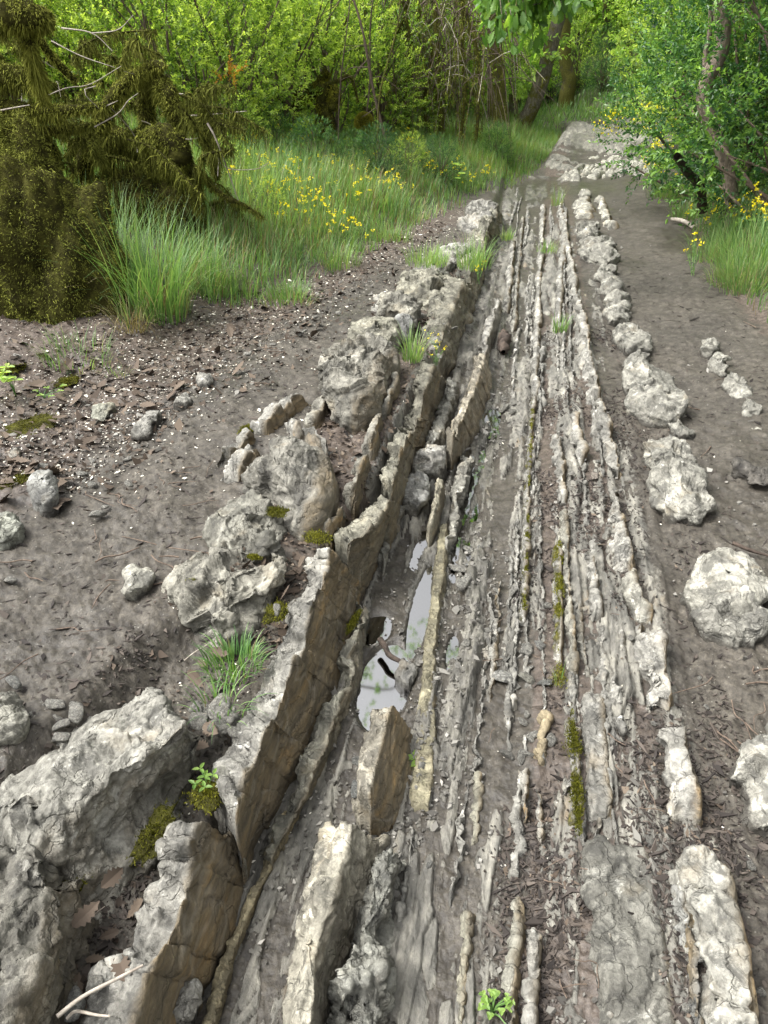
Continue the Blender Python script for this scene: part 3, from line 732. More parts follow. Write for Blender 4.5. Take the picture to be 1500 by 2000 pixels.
# ---- fins and blocks in the channel
ledge('thin upright fin of brown rock left of the upper puddle', [[(935, 690), (900, 790), (868, 855)], [(942, 672), (908, 770), (874, 838)], [(950, 676), (918, 776), (884, 846)], [(962, 740), (940, 820), (898, 885)]], [.03, .17, .17, .0], lump=.010, ls=.05, facet=.4, brown=.6, name='rock_slab', cat='rock fin', notch=.45, nlen=.09, block=.3, endl=.04, rnd=.006, tone=(1.05, .98, .86))
ledge('small ragged fin in front of the rotten wood chunk', [[(965, 590), (945, 640), (932, 690)], [(970, 580), (950, 628), (938, 676)], [(978, 582), (960, 632), (946, 682)], [(984, 610), (968, 660), (952, 715)]], [.03, .12, .12, .0], lump=.014, ls=.05, facet=.45, brown=.4, name='rock_slab', cat='rock fin', notch=.35, nlen=.1, endl=.04, rnd=.006)
ledge('pointed pale fin standing alone beside the squarish block', [[(852, 940), (842, 985), (832, 1030)], [(858, 926), (848, 975), (838, 1026)], [(866, 930), (857, 980), (846, 1030)], [(872, 965), (862, 1010), (850, 1050)]], [.01, .10, .08, .0], lump=.006, ls=.05, facet=.3, brown=.6, name='rock_slab', cat='rock fin', notch=.2, endl=.03, rnd=.006, tone=(1.1, 1.05, .9))
ledge('long straight olive rib dividing the lower puddle', [[(858, 1010), (845, 1130), (826, 1270), (815, 1400), (790, 1590)], [(861, 1008), (848, 1130), (830, 1270), (822, 1400), (800, 1590)], [(874, 1010), (864, 1130), (850, 1270), (850, 1400), (838, 1600)], [(880, 1015), (870, 1135), (857, 1280), (858, 1405), (846, 1605)]],
      [-.005, .025, .028, -.005], lump=.005, ls=.06, facet=.2, brown=.35, name='rock_rib', cat='rock rib', notch=.25, endl=.05, tone=(.85, .8, .6), rnd=.006, wet=.5, soil=.2)
ledge('crumbly nodular rib right of the pointed fin', [[(905, 880), (878, 980), (868, 1060)], [(910, 876), (884, 980), (873, 1060)], [(922, 882), (898, 984), (884, 1064)], [(928, 890), (904, 990), (890, 1070)]], [.0, .06, .06, .0], nod=.9, lump=.016, ls=.05, facet=.6, brown=.1, name='rock_rib', cat='rock rib', notch=.4, nlen=.07, endl=.05, tone=(.85, .85, .82))
ledge('upright block with brown right face below the lower puddle', [[(730, 1385), (705, 1470), (690, 1570)], [(738, 1362), (714, 1450), (700, 1545)], [(770, 1362), (745, 1455), (722, 1560)], [(812, 1430), (806, 1530), (770, 1625)]], [.02, .15, .15, .0], lump=.006, ls=.07, facet=.4, brown=1., name='boulder', cat='rock block', notch=.12, endl=.02, rnd=.006, tone=(1.05, 1.0, .9))
ledge('pale sharp-edged block at bottom centre with a facetted right side', [[(640, 1590), (595, 1740), (550, 1960), (500, 2250)], [(662, 1568), (622, 1730), (585, 1960), (545, 2250)], [(700, 1580), (655, 1740), (612, 1960), (575, 2250)], [(770, 1620), (700, 1800), (640, 1990), (600, 2260)]], [.02, .15, .15, .02], lump=.007, ls=.08, facet=.4, brown=.3, name='boulder', cat='rock block', notch=.1, endl=.03, rnd=.006, tone=(1.18, 1.15, 1.05))
ledge('lumpy grey nodular ridge at bottom centre beside the sharp block', [[(745, 1640), (690, 1780), (630, 1960), (590, 2250)], [(752, 1630), (706, 1770), (650, 1950), (610, 2250)], [(778, 1640), (758, 1780), (735, 1960), (710, 2250)], [(800, 1660), (782, 1800), (768, 1980), (755, 2260)]], [.0, .115, .10, -.01], lump=.024, ls=.055, facet=.5, nod=1.1, brown=.1, name='rock_rib', cat='rock rib', notch=.25, endl=.05, tone=(.8, .82, .8), wet=.3)
boulder('small pale angular block at bottom edge between slab and channel', [(330, 2030), (345, 1935), (398, 1930), (400, 1990), (380, 2060)], .09, .01, lump=.006, ls=.1, facet=.4, box=.4, name='loose_stone', cat='stone', tone=W)
boulder('squarish grey block resting in mud beside the pointed fin', [(780, 985), (785, 940), (830, 935), (842, 960), (815, 1000)], .07, .02, lump=.006, ls=.10, facet=.45, box=.35, tone=GR, name='loose_stone', cat='stone')
boulder('flat pale-topped rock above the squarish grey block', [(800, 905), (830, 882), (870, 880), (872, 905), (830, 922)], .07, .03, lump=.008, ls=.08, tone=W, name='loose_stone', cat='stone')
boulder('dark angular stone standing in the lower puddle', [(768, 1320), (780, 1290), (812, 1305), (822, 1340), (795, 1352)], .045, -.02, lump=.005, ls=.05, facet=.5, box=.4, tone=(.5, .5, .5), name='loose_stone', cat='stone', wet=.7)
# ---- thin ribs of the channel and its right side
rib('narrow mossy rib running down the middle of the path', [(1042, 770), (1036, 860), (1030, 960), (1026, 1080), (1022, 1220)], .028, .035, moss=.5, notch=.4, lump=.007, ls=.03)
rib('far narrow pale rib running into the distance mid channel', [(1062, 400), (1056, 500), (1050, 620), (1046, 760)], .045, .04, notch=.45, nlen=.14, lump=.012, ls=.05)
rib('pale broken rib left of the far moss strip', [(1105, 410), (1100, 480), (1094, 560), (1090, 640)], .05, .05, notch=.5, nlen=.16, lump=.014, ls=.05)
rib('flat pale slab edge beside the far wet channel', [(1002, 470), (996, 540), (988, 600)], .05, .06, notch=.2, tone=W)
rib('thin dark rib left of the far wet channel', [(1022, 420), (1012, 520), (1004, 640)], .035, .04, notch=.4, tone=D)
rib('slim rib between the two moss strips', [(1098, 985), (1106, 1060), (1110, 1160), (1116, 1260), (1124, 1320)], .028, .05, notch=.25, tone=(.95, .95, .9))
rib('broad green moss-covered rib in the middle right', [(1092, 1050), (1092, 1150), (1092, 1240), (1094, 1330)], .032, .035, moss=.55, block=.2, notch=.2, lump=.006)
rib('thick green moss-covered rib nearer the camera', [(1118, 1390), (1122, 1460), (1127, 1540), (1130, 1620)], .038, .03, moss=.55, block=.2, notch=.2, lump=.006)
rib('short dark rib under the far bend of the moss strip', [(1088, 840), (1094, 900), (1100, 975)], .035, .05, notch=.3)
rib('stubby grey rib lying between moss strip and long beaded rib', [(1120, 800), (1128, 850), (1138, 895)], .045, .06, notch=.3)
rib('small upright rib with a broken head beside the leaf litter', [(1150, 1075), (1160, 1130), (1170, 1200)], .045, .05, notch=.4)
rib('faint worn rib half buried in the dark litter', [(1128, 1170), (1136, 1250), (1150, 1330)], .04, .02, notch=.3, tone=D)
rib('flat worn grey rib with straight edges, right of moss', [(1158, 1330), (1162, 1420), (1168, 1510), (1176, 1610)], .055, .022, flat=.8, block=.15, lump=.004, notch=.1, tone=(.72, .72, .72))
ledge_b = rib('wide flat worn slab with pale scuffs at bottom right', [(1205, 1625), (1225, 1760), (1242, 1900), (1260, 2120)], .125, .022, flat=.85, block=.1, lump=.006, ls=.12, notch=.1, tone=(.62, .62, .6), name='rock_slab', cat='rock slab')
rib('thin pale upright edge along the wide worn slab', [(1172, 1640), (1182, 1760), (1192, 1880), (1205, 2050)], .02, .035, notch=.4, lump=.006)
rib('yellowish plank-like rib right of the loose stones', [(1072, 1370), (1062, 1430), (1056, 1500)], .03, .035, flat=.7, lump=.005, tone=(1.05, .9, .65))
rib('row of small pale teeth in front of the yellowish rib', [(1050, 1520), (1052, 1580), (1056, 1660)], .028, .035, notch=.6, tone=W)
rib('row of small pale knobs left of the yellowish rib', [(1030, 1470), (1024, 1540), (1020, 1620)], .026, .035, notch=.6)
rib('twin thin pale ribs at the bottom centre right', [(1048, 1785), (1044, 1860), (1040, 1940), (1036, 2060)], .034, .04, notch=.35, tone=W)
rib('slender grey rib at bottom beside the dark litter', [(1010, 1720), (1006, 1800), (1000, 1900), (994, 2050)], .024, .03, notch=.4, tone=(.8, .8, .75))
rib('crumbling beaded rib down the channel floor', [(974, 1120), (970, 1200), (964, 1290), (952, 1380)], .028, .03, notch=.55)
rib('lower crumbling rib of the channel floor', [(940, 1480), (932, 1560), (926, 1660)], .028, .025, notch=.55, tone=OL)
rib('fine pale line of rock nearest the clover sprig', [(918, 1740), (912, 1820), (906, 1920), (900, 2050)], .025, .022, notch=.5, tone=OL)
# ---- the long rib on the right and its broken pieces
rib('far end of long pale rib between channel and right mud', [(1092, 400), (1104, 450), (1114, 510), (1124, 570)], .06, .06, notch=.35, nlen=.18, lump=.016, ls=.06, tone=W)
rib('slender upper stretch of the long pale beaded rib', [(1126, 575), (1140, 640), (1152, 710), (1166, 770)], .06, .075, notch=.3, lump=.014, ls=.05, tone=W)
rib('middle stretch of the long beaded rib with nodules', [(1166, 775), (1180, 830), (1192, 880), (1206, 915)], .07, .075, notch=.3, lump=.016, ls=.05)
rib('pale knobby stretch of the long rib beside dark litter', [(1200, 950), (1208, 1000), (1216, 1050), (1226, 1095)], .06, .065, notch=.35, lump=.016, ls=.05, tone=W)
rib('tapering white stretch of the long rib ending in mud', [(1222, 1100), (1238, 1145), (1258, 1180), (1268, 1200)], .05, .055, notch=.3, tone=(1.25, 1.25, 1.2))
rib('tiny knobs of rock continuing the long rib', [(1246, 1195), (1248, 1215), (1250, 1240)], .035, .03, notch=.5)
rib('pale ribbed block with dark notch, right of the moss strips', [(1268, 1225), (1278, 1290), (1288, 1340), (1292, 1385)], .075, .055, lump=.016, ls=.06, block=.4, nlen=.09, flat=.7, tone=W, name='rock_ledge', cat='rock ledge')
rib('long white-ended block tapering toward the camera on right', [(1312, 1395), (1325, 1460), (1338, 1530), (1345, 1595)], .062, .05, lump=.013, ls=.06, block=.3, nlen=.1, flat=.7, tone=W, name='rock_ledge', cat='rock ledge')
rib('large pale split block at the bottom right corner of the channel', [(1365, 1645), (1388, 1760), (1410, 1890), (1440, 2080)], .095, .06, lump=.014, ls=.07, block=.25, nlen=.12, flat=.75, notch=.25, tone=(.95, .95, .93), name='rock_ledge', cat='rock ledge')
rib('thin bluish sliver against the left of the split block', [(1322, 1700), (1340, 1800), (1358, 1920), (1372, 2050)], .03, .05, tone=GR, notch=.3)
boulder('small pointed pale stone set in litter right of flat rib', [(1195, 1400), (1206, 1396), (1218, 1430), (1212, 1440), (1200, 1430)], .03, tone=W, name='loose_stone', cat='stone', lump=.004)
boulder('upright knobbed rock with a white head right of the flat rib', [(1192, 1350), (1200, 1318), (1214, 1330), (1218, 1370), (1200, 1380)], .04, tone=W, name='rock_ledge', cat='rock ledge', lump=.01, ls=.03)
# ---- boulder chain in the right mud
def lobes(label, outline, h, **kw): return boulder(label, outline, h, lump=min(kw.pop('lump', .011), .013), ls=kw.pop('ls', .075), facet=kw.pop('facet', .8), tone=kw.pop('tone', (.94, .94, .91)), cd=.018, soil=.65, **kw)
lobes('big pale rounded boulder with a step in the right mud', [(1337, 1140), (1352, 1100), (1400, 1085), (1445, 1088), (1480, 1120), (1498, 1170), (1470, 1205), (1400, 1215), (1360, 1195)], .115, tone=(1.1, 1.1, 1.06), peak=(1415, 1120), box=.5, lump=.007, ls=.12, facet=.5)
lobes('grey lower step in front of the big rounded boulder', [(1372, 1215), (1390, 1190), (1450, 1180), (1490, 1195), (1500, 1240), (1460, 1258), (1400, 1255)], .08, tone=(1, 1, .98), box=.45, lump=.015, ls=.12)
lobes('white cropped boulder at the right frame edge', [(1445, 1500), (1470, 1455), (1560, 1430), (1640, 1560), (1560, 1680), (1480, 1620)], .10, tone=(1.25, 1.25, 1.22), lump=.016, ls=.12)
lobes('long lobed boulder of stacked pale nodules in right mud', [(1258, 885), (1275, 855), (1320, 855), (1345, 900), (1370, 960), (1382, 1010), (1350, 1040), (1310, 1010), (1280, 950)], .11, peak=(1305, 885), lump=.028, ls=.09)
lobes('wide lumpy boulder with dark cleft upslope of the lobed one', [(1220, 760), (1232, 728), (1280, 718), (1312, 750), (1338, 800), (1325, 835), (1280, 830), (1240, 800)], .12, peak=(1272, 735), lump=.028, ls=.10)
lobes('low flat tail of rock below the wide lumpy boulder', [(1295, 835), (1330, 830), (1362, 848), (1340, 858), (1300, 850)], .04)
lobes('low slanting sliver between two boulders in right mud', [(1210, 715), (1225, 700), (1275, 692), (1280, 705), (1240, 718)], .05)
lobes('compact pale boulder with an overhanging crown', [(1198, 665), (1204, 642), (1240, 640), (1265, 660), (1270, 682), (1230, 692)], .10, ls=.08)
lobes('curved shell-like boulder fourth in the upslope chain', [(1182, 620), (1190, 598), (1220, 595), (1238, 615), (1225, 630), (1195, 632)], .08)
lobes('ridged boulder lowest of the tight upslope trio', [(1178, 596), (1185, 580), (1215, 575), (1230, 592), (1205, 602)], .08)
lobes('arched boulder in the middle of the upslope trio', [(1168, 570), (1178, 552), (1205, 548), (1220, 565), (1200, 578)], .09)
lobes('capped boulder topmost of the tight upslope trio', [(1162, 545), (1170, 528), (1200, 525), (1215, 540), (1190, 552)], .09)
lobes('bright far boulder beside the brown path edge', [(1132, 490), (1140, 468), (1175, 465), (1200, 490), (1205, 520), (1165, 520)], .12, ls=.11)
lobes('small bright far boulder at the head of the chain', [(1128, 460), (1135, 440), (1160, 440), (1168, 462), (1145, 470)], .10, ls=.1)
rib('far short white bar of rock on the brown path', [(1138, 385), (1142, 405), (1148, 420)], .17, .06, tone=(1.3, 1.3, 1.25), lump=.02, ls=.1)
rib('far slim white bar of rock on right of brown path', [(1172, 382), (1182, 410), (1196, 440)], .10, .06, tone=(1.3, 1.3, 1.25), lump=.02, ls=.08)
boulder('far white knob above the short white bar', [(1128, 385), (1136, 374), (1150, 374), (1152, 386)], .07, tone=(1.3, 1.3, 1.25))
# chain at the far right
lobes('topmost small boulder of the outer right chain', [(1368, 685), (1378, 668), (1400, 672), (1405, 690), (1385, 698)], .06, ls=.05, lump=.014)
lobes('smooth small boulder second in the outer right chain', [(1386, 715), (1395, 694), (1415, 700), (1422, 730), (1398, 738)], .06, ls=.07, lump=.012)
lobes('ribbed rock third in the outer right chain', [(1415, 755), (1425, 738), (1455, 745), (1468, 775), (1440, 785)], .06, ls=.05, lump=.016)
lobes('broken rock fourth in the outer right chain', [(1438, 800), (1448, 782), (1475, 788), (1482, 810), (1458, 822)], .06, ls=.05, lump=.016)
lobes('lowest knob of the outer right chain', [(1452, 840), (1462, 825), (1485, 828), (1488, 845), (1468, 850)], .035, ls=.04, lump=.012)
lobes('dark smooth root-like rock at the right edge', [(1425, 925), (1445, 905), (1520, 915), (1540, 950), (1480, 955)], .06, tone=(.35, .33, .32), lump=.01)
# stones in the left mud
boulder('flat pale stone with a twig across it in left mud', [(232, 1150), (245, 1120), (300, 1108), (305, 1130), (275, 1160), (245, 1165)], .035, .235, tone=(1.25, 1.25, 1.2), lump=.006, ls=.09)
boulder('large round grey stone at left edge above the smooth boulder', [(-40, 1420), (-20, 1375), (30, 1370), (58, 1405), (50, 1440), (0, 1460)], .08, tone=(1, 1, .95), lump=.01)
boulder('grey-green lumpy rock cut by left frame edge', [(-40, 1050), (-20, 1015), (25, 1010), (48, 1030), (40, 1055), (0, 1075)], .07, tone=(.95, 1, .95), lump=.014, ls=.06)
boulder('angular grey stone sitting in dead leaves at left', [(62, 985), (65, 945), (100, 935), (118, 960), (112, 985), (85, 998)], .08, tone=GR, box=.45, lump=.008)
boulder('low mud-stained rock edge with a flat top on left track', [(258, 850), (275, 825), (300, 808), (318, 812), (312, 835), (280, 858)], .05, lump=.014, ls=.05, soil=.7)
boulder('long greenish flat stone among the dead leaves', [(170, 820), (190, 795), (215, 788), (222, 798), (200, 815), (180, 828)], .035, tone=(.95, .98, .9), lump=.006)
boulder('small muddy stone where the left track narrows', [(345, 790), (355, 772), (372, 770), (378, 785), (360, 798)], .04, soil=.7)
boulder('rounded stone leading a short line beside left track', [(382, 750), (390, 735), (412, 735), (418, 748), (400, 758)], .04, soil=.6)
boulder('pale stone at the lower edge of the mossy litter', [(10, 895), (16, 878), (38, 876), (42, 890), (25, 900)], .04, tone=W)

# the pale tilted beds on the slope at the bend, each a ledge striking away across the path
for i in range(17):
    t_ = i / 16.0; px0 = 1100 + 165 * t_; py0 = 352 - 14 * t_ + (i % 3) * 3; k_ = .75 + .5 * ((i * 7) % 5) / 4
    a_ = G(px0, py0); b_ = a_ + np.array([.34, .95, 0]) * (1.5 * k_)
    seg = [a_ + (b_ - a_) * q for q in (0, .35, .7, 1)]
    for q in seg: q[2] = TZ(q[0], q[1])
    S_ = np.array([-.94, .34, 0])
    ledge_world('pale tilted rock bed on the slope at the bend', [[q + S_ * .13 for q in seg], [q + S_ * .03 + (0, 0, .10) for q in seg], [q - S_ * .02 + (0, 0, .09) for q in seg], [q - S_ * .10 - (0, 0, .01) for q in seg]],
                name='rock_ledge', cat='rock ledge', group='pale tilted beds at the bend', tone=(1.25, 1.25, 1.2), lump=.03, ls=.12, notch=.45, nlen=.25, endl=.2, face=False, soil=.2)
for i in range(12):
    px0 = 1110 + (i * 61) % 170; py0 = 292 + (i * 37) % 46; a_ = G(px0, py0); b_ = a_ + np.array([.30, .95, 0]) * .9
    seg = [a_, (a_ + b_) / 2, b_]
    for q in seg: q[2] = TZ(q[0], q[1])
    S_ = np.array([-.95, .3, 0])
    ledge_world('pale tilted rock bed on the slope at the bend', [[q + S_ * .18 for q in seg], [q + S_ * .05 + (0, 0, .08) for q in seg], [q - S_ * .05 + (0, 0, .07) for q in seg], [q - S_ * .15 - (0, 0, .01) for q in seg]],
                name='rock_ledge', cat='rock ledge', group='pale tilted beds at the bend', tone=(1.3, 1.3, 1.25), lump=.03, ls=.14, notch=.4, nlen=.25, endl=.2, face=False, soil=.2)

# many more thin broken ribs that run the length of the channel
rgx = np.random.default_rng(321)
for i in range(64):
    x0 = rgx.choice([rgx.uniform(-.22, -.02), rgx.uniform(-.02, .44), rgx.uniform(.05, .40)]); y0 = .85 * (11 ** rgx.uniform(0, .98)); L = rgx.uniform(.35, 1.1) * (1 + y0 * .16)
    ys = np.linspace(y0, y0 + L, 5); xs = x0 + .012 * np.sin(ys * 3 + i) + rgx.normal(0, .003, 5)
    if any(((x0 - cx) / (rx + .03)) ** 2 + ((yy - cy) / (ry + .05)) ** 2 < 1 for cx, cy, rx, ry, dp in PUDDLES for yy in ys): continue
    w_ = rgx.uniform(.012, .030) * (1 + y0 * .05); h_ = rgx.uniform(.016, .042) * (1 + y0 * .04); P3 = np.stack([xs, ys, TZ(xs, ys)], 1)
    ledge_world('thin broken rib of rock in the channel floor', [[p + (-.5 * w_, 0, -.012) for p in P3], [p + (-.25 * w_, 0, h_ * .9) for p in P3], [p + (.2 * w_, 0, h_) for p in P3], [p + (.5 * w_, 0, -.012) for p in P3]],
                name='rock_rib', cat='rock rib', group='thin ribs of the channel floor', lump=.008, ls=.035, block=.7, nlen=max(.03, w_ * 1.4), notch=.45, endl=.05, face=False, soil=.45, soilh=.02, tone=tuple(rgx.uniform(.7, 1.05) * np.ones(3)), bury=.08)

rib('thin upright flake of rock in the litter beside the pyramid boulder', [(712, 880), (696, 925), (676, 975)], .05, .07, lump=.008, ls=.06, block=.4, name='rock_slab', cat='rock slab', tone=(.8, .79, .74))
rib('broken flake of rock under the craggy outcrop, upslope of the litter pocket', [(742, 805), (730, 840), (715, 880)], .05, .08, lump=.008, ls=.06, block=.4, name='rock_slab', cat='rock slab', tone=(.85, .84, .8))
rib('low tilted flake of rock between craggy outcrop and streaked slab', [(772, 735), (760, 770), (748, 805)], .05, .07, lump=.008, ls=.06, block=.4, name='rock_slab', cat='rock slab', tone=(.8, .8, .76))
rib('small row of pale stones on the rim behind the olive slab', [(672, 975), (650, 1010), (625, 1045)], .035, .045, lump=.01, ls=.04, block=.8, nlen=.05, tone=(.95, .94, .9))
rib('flat flaky ledge behind the jagged toothed slab', [(640, 770), (618, 800), (600, 830)], .07, .06, lump=.010, ls=.06, block=.4, name='rock_slab', cat='rock slab', tone=(.8, .79, .75))
# ------------------------------------------------------------------ leaves, blades, strands
def unit(a): return a / (np.linalg.norm(a, axis=-1, keepdims=True) + 1e-9)
def leaves(bag, P, Dr, U, L, Wd, tone, droop=.15):
    n = len(P); Dr = unit(Dr); S = unit(np.cross(Dr, U)); Un = np.cross(S, Dr)
    L = np.broadcast_to(L, (n,))[:, None]; Wd = np.broadcast_to(Wd, (n,))[:, None]
    b = P; t = P + Dr * L - Un * L * droop
    f = Un * Wd * .18
    r1 = P + Dr * L * .33 + S * Wd * .5 + f; l1 = P + Dr * L * .33 - S * Wd * .5 + f
    r2 = P + Dr * L * .72 + S * Wd * .38 + f - Un * L * droop * .5; l2 = P + Dr * L * .72 - S * Wd * .38 + f - Un * L * droop * .5
    v = np.stack([b, r1, r2, t, l2, l1], 1)
    i = np.arange(n)[:, None] * 6
    bag.add(v, np.concatenate([i + [0, 1, 2, 3], i + [0, 3, 4, 5]]), None, np.repeat(tone, 6))
def sprays(bag, rg, start, dirs, Ls, m, leaf, ratio=.55, tone0=.45, tonev=.18, tip=.25, up=.35):
    """leafy shoots: m leaves set alternately along each shoot"""
    n = len(start); k = (np.arange(m) + .6) / m
    d = unit(dirs); a = unit(np.cross(d, rg.normal(size=(n, 3)))); b = np.cross(d, a)
    Ls = np.broadcast_to(Ls, (n,))
    bend = rg.normal(size=(n, 3)) * .25
    pos = start[:, None] + d[:, None] * (k[None, :, None] * Ls[:, None, None]) + bend[:, None] * (k ** 2)[None, :, None] * Ls[:, None, None] * .5
    ang = np.where(np.arange(m) % 2 == 0, 0, np.pi)[None] + rg.normal(0, .6, (n, m)) + (np.arange(m) // 2 * 1.2)[None]
    side = np.cos(ang)[..., None] * a[:, None] + np.sin(ang)[..., None] * b[:, None]
    ld = side * .8 + d[:, None] * .65 + np.array([0, 0, up * .3]) + rg.normal(0, .15, (n, m, 3))
    U = np.broadcast_to(np.array([0, 0, 1.0]), ld.shape) + rg.normal(0, .45, ld.shape)
    L = leaf * rg.uniform(.7, 1.25, (n, m))
    tone = np.clip((tone0 + rg.normal(0, tonev, n))[:, None] + tip * (k - .5)[None] + rg.normal(0, .07, (n, m)), .02, .98)
    leaves(bag, pos.reshape(-1, 3), ld.reshape(-1, 3), U.reshape(-1, 3), L.ravel(), (L * ratio).ravel(), tone.ravel())
def blobs(rg, n, lobes, shell=.55):
    """points in a union of ellipsoids (centre, radii), crowded towards their outsides"""
    w = np.array([l[3] * l[4] * l[5] for l in lobes]) ** .67
    pick = rg.choice(len(lobes), n, p=w / w.sum()); Lb = np.array(lobes)[pick]
    d = unit(rg.normal(size=(n, 3))); r = rg.uniform(0, 1, n) ** (1 / 3) * (1 - shell) + shell * rg.uniform(.82, 1.08, n)
    r = np.clip(r, 0, 1.1)
    return Lb[:, :3] + d * r[:, None] * Lb[:, 3:6], d
def blades(bag, base, h, w, lean, rg, tone, seg=4, curl=1.0):
    n = len(base); k = np.linspace(0, 1, seg + 1)
    h = np.broadcast_to(h, (n,)); az = np.arctan2(lean[:, 1], lean[:, 0]); mag = np.linalg.norm(lean[:, :2], axis=1)
    out = unit(np.stack([np.cos(az), np.sin(az), az * 0], 1)); side = np.stack([-np.sin(az), np.cos(az), az * 0], 1)
    th = (mag[:, None] * (.25 + 1.0 * curl * k[None] ** 1.3))
    ds = 1 / seg
    hor = np.concatenate([np.zeros((n, 1)), np.cumsum(np.sin(th[:, :-1]) * ds, 1)], 1); ver = np.concatenate([np.zeros((n, 1)), np.cumsum(np.cos(th[:, :-1]) * ds, 1)], 1)
    c = base[:, None] + out[:, None] * (hor * h[:, None])[..., None] + np.array([0, 0, 1.0]) * (ver * h[:, None])[..., None]
    ww = (np.broadcast_to(w, (n,))[:, None] * (1 - k[None] ** 1.6 * .93)) * .5
    v = np.stack([c - side[:, None] * ww[..., None], c + side[:, None] * ww[..., None]], 2)
    i = np.arange(n)[:, None, None] * (2 * (seg + 1)) + (np.arange(seg) * 2)[None, :, None]
    q = i + np.array([0, 1, 3, 2])
    bag.add(v, q, None, np.repeat(tone, 2 * (seg + 1)))
def strands(bag, root, nrm, L, w, rg, down=.5, tone0=.4):
    """moss: short tapering threads"""
    n = len(root); L = np.broadcast_to(L, (n,))[:, None]
    d = unit(nrm + rg.normal(0, .5, (n, 3)) + np.array([0, 0, -down]))
    s = unit(np.cross(d, rg.normal(size=(n, 3)))) * w
    mid = root + d * L * .5; d2 = unit(d + np.array([0, 0, -down * .8])); tipp = mid + d2 * L * .5
    v = np.stack([root - s, root + s, mid + s * .7, mid - s * .7, tipp], 1)
    i = np.arange(n)[:, None] * 5
    t = np.clip(tone0 + rg.normal(0, .14, n), 0, 1)
    bag.add(v, i + [0, 1, 2, 3], i + [3, 2, 4], np.repeat(t, 5))
def moss_on_tube(bag, pts, rad, n, L, rg, down=.6, hang=.0, w=.0035, tone0=.4):
    pts = np.asarray(pts, float); c = smooth_line(pts, 60); r = np.interp(np.linspace(0, 1, 60), np.linspace(0, 1, len(rad)), rad)
    tg = unit(np.gradient(c, axis=0)); k = rg.integers(0, 60, n)
    f = unit(rg.normal(size=(n, 3))); f = unit(f - (f * tg[k]).sum(1)[:, None] * tg[k])
    clump = .5 + .9 * np.clip(fbm(np.stack([k * .18, np.full(n, rg.uniform(0, 50)), np.zeros(n)], 1), 2, 3) + .35, 0, 1)
    root = c[k] + f * r[k][:, None] * .92 + rg.normal(0, .006, (n, 3))
    ln = L * rg.uniform(.4, 1.3, n) * clump * (1 + hang * np.clip(-f[:, 2], 0, 1) * 3)
    strands(bag, root, f * .8, ln, w, rg, down, tone0)

# ------------------------------------------------------------------ shrubs and trees
def ground_z(x, y): return float(TZ(x, y))
def shrub_meshes(seed, mat, lobes, n, m, leaf, Ls, ratio=.55, tone0=.45, tip=.25, nb=26, barkm='twig', up=.5, tonev=.18):
    rg = np.random.default_rng(seed)
    P, d = blobs(rg, n, lobes); P[:, 2] = np.maximum(P[:, 2], .06)
    lump = fbm(P * 2.2, 2, seed)
    keep = lump > -.28
    P, d = P[keep], d[keep]
    b = Bag(); sprays(b, rg, P, d * .8 + (0, 0, up), Ls * rg.uniform(.6, 1.3, len(P)), m, leaf, ratio, tone0, tonev, tip)
    br = Bag(); top = max(l[2] for l in lobes)
    for k in range(nb):
        e = P[rg.integers(len(P))]; s = np.array([rg.normal(0, .02), rg.normal(0, .02), -.1])
        mid = s * .5 + e * .5 + rg.normal(0, .10, 3) * (1, 1, .5) - (e - s) * (.25, .25, 0)
        br.add(*tube([s, mid, e], [.022, .013, .004], 5, n=9))
    return b.mesh('foliage', M[mat], False), br.mesh('branches', M[barkm])
def put_plant(name, meshes, parts, x, y, label, cat, group=None, rz=0, sc=1.0, z=None):
    o = empty(name, (x, y, ground_z(x, y) - .03 if z is None else z), rz); o.scale = (sc,) * 3 if np.isscalar(sc) else sc
    tag(o, label, cat, group)
    for me, pn in zip(meshes, parts): add_obj(pn, me, o)
    return o
lb = lambda *a: [list(map(float, x)) for x in a]
SH = {}
SH['a'] = shrub_meshes(1, 'box', lb((0, 0, 1.1, .8, .8, .9), (.5, -.2, .7, .55, .5, .55), (-.5, .1, .8, .6, .5, .6), (.1, -.45, .55, .6, .45, .5), (-.2, .2, 1.7, .5, .5, .55)), 1150, 13, .034, .17, .55, .56, .5, tonev=.26)
SH['b'] = shrub_meshes(2, 'box', lb((0, 0, 1.0, .7, .7, .7), (-.45, -.1, 1.5, .5, .5, .6), (.4, .1, 1.45, .55, .5, .55), (.3, -.4, .5, .5, .4, .45), (-.3, -.4, .5, .5, .4, .45)), 1080, 13, .036, .18, .55, .64, .5, tonev=.26)
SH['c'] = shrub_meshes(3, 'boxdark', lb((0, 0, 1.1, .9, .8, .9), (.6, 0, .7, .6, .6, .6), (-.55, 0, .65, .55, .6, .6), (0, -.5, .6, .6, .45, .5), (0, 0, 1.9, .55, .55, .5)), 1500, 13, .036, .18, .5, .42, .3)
SH['d'] = shrub_meshes(4, 'lime', lb((0, 0, 1.4, 1.0, .8, .7), (.8, -.1, 1.0, .7, .6, .5), (-.8, 0, 1.1, .7, .6, .55), (.2, -.3, .6, .8, .5, .4), (-.1, 0, 2.1, .8, .7, .5)), 950, 9, .07, .28, .6, .5, .15, up=.15)
def shrub_at(kind, px, Y, sc, label, group=None, rz=None, cat='shrub', name='box_shrub'):
    x = at_y(px, 150, Y)[0]
    return put_plant(name, SH[kind], ('foliage', 'branches'), x, Y, label, cat, group, rz if rz is not None else rng.uniform(0, 6.28), sc)
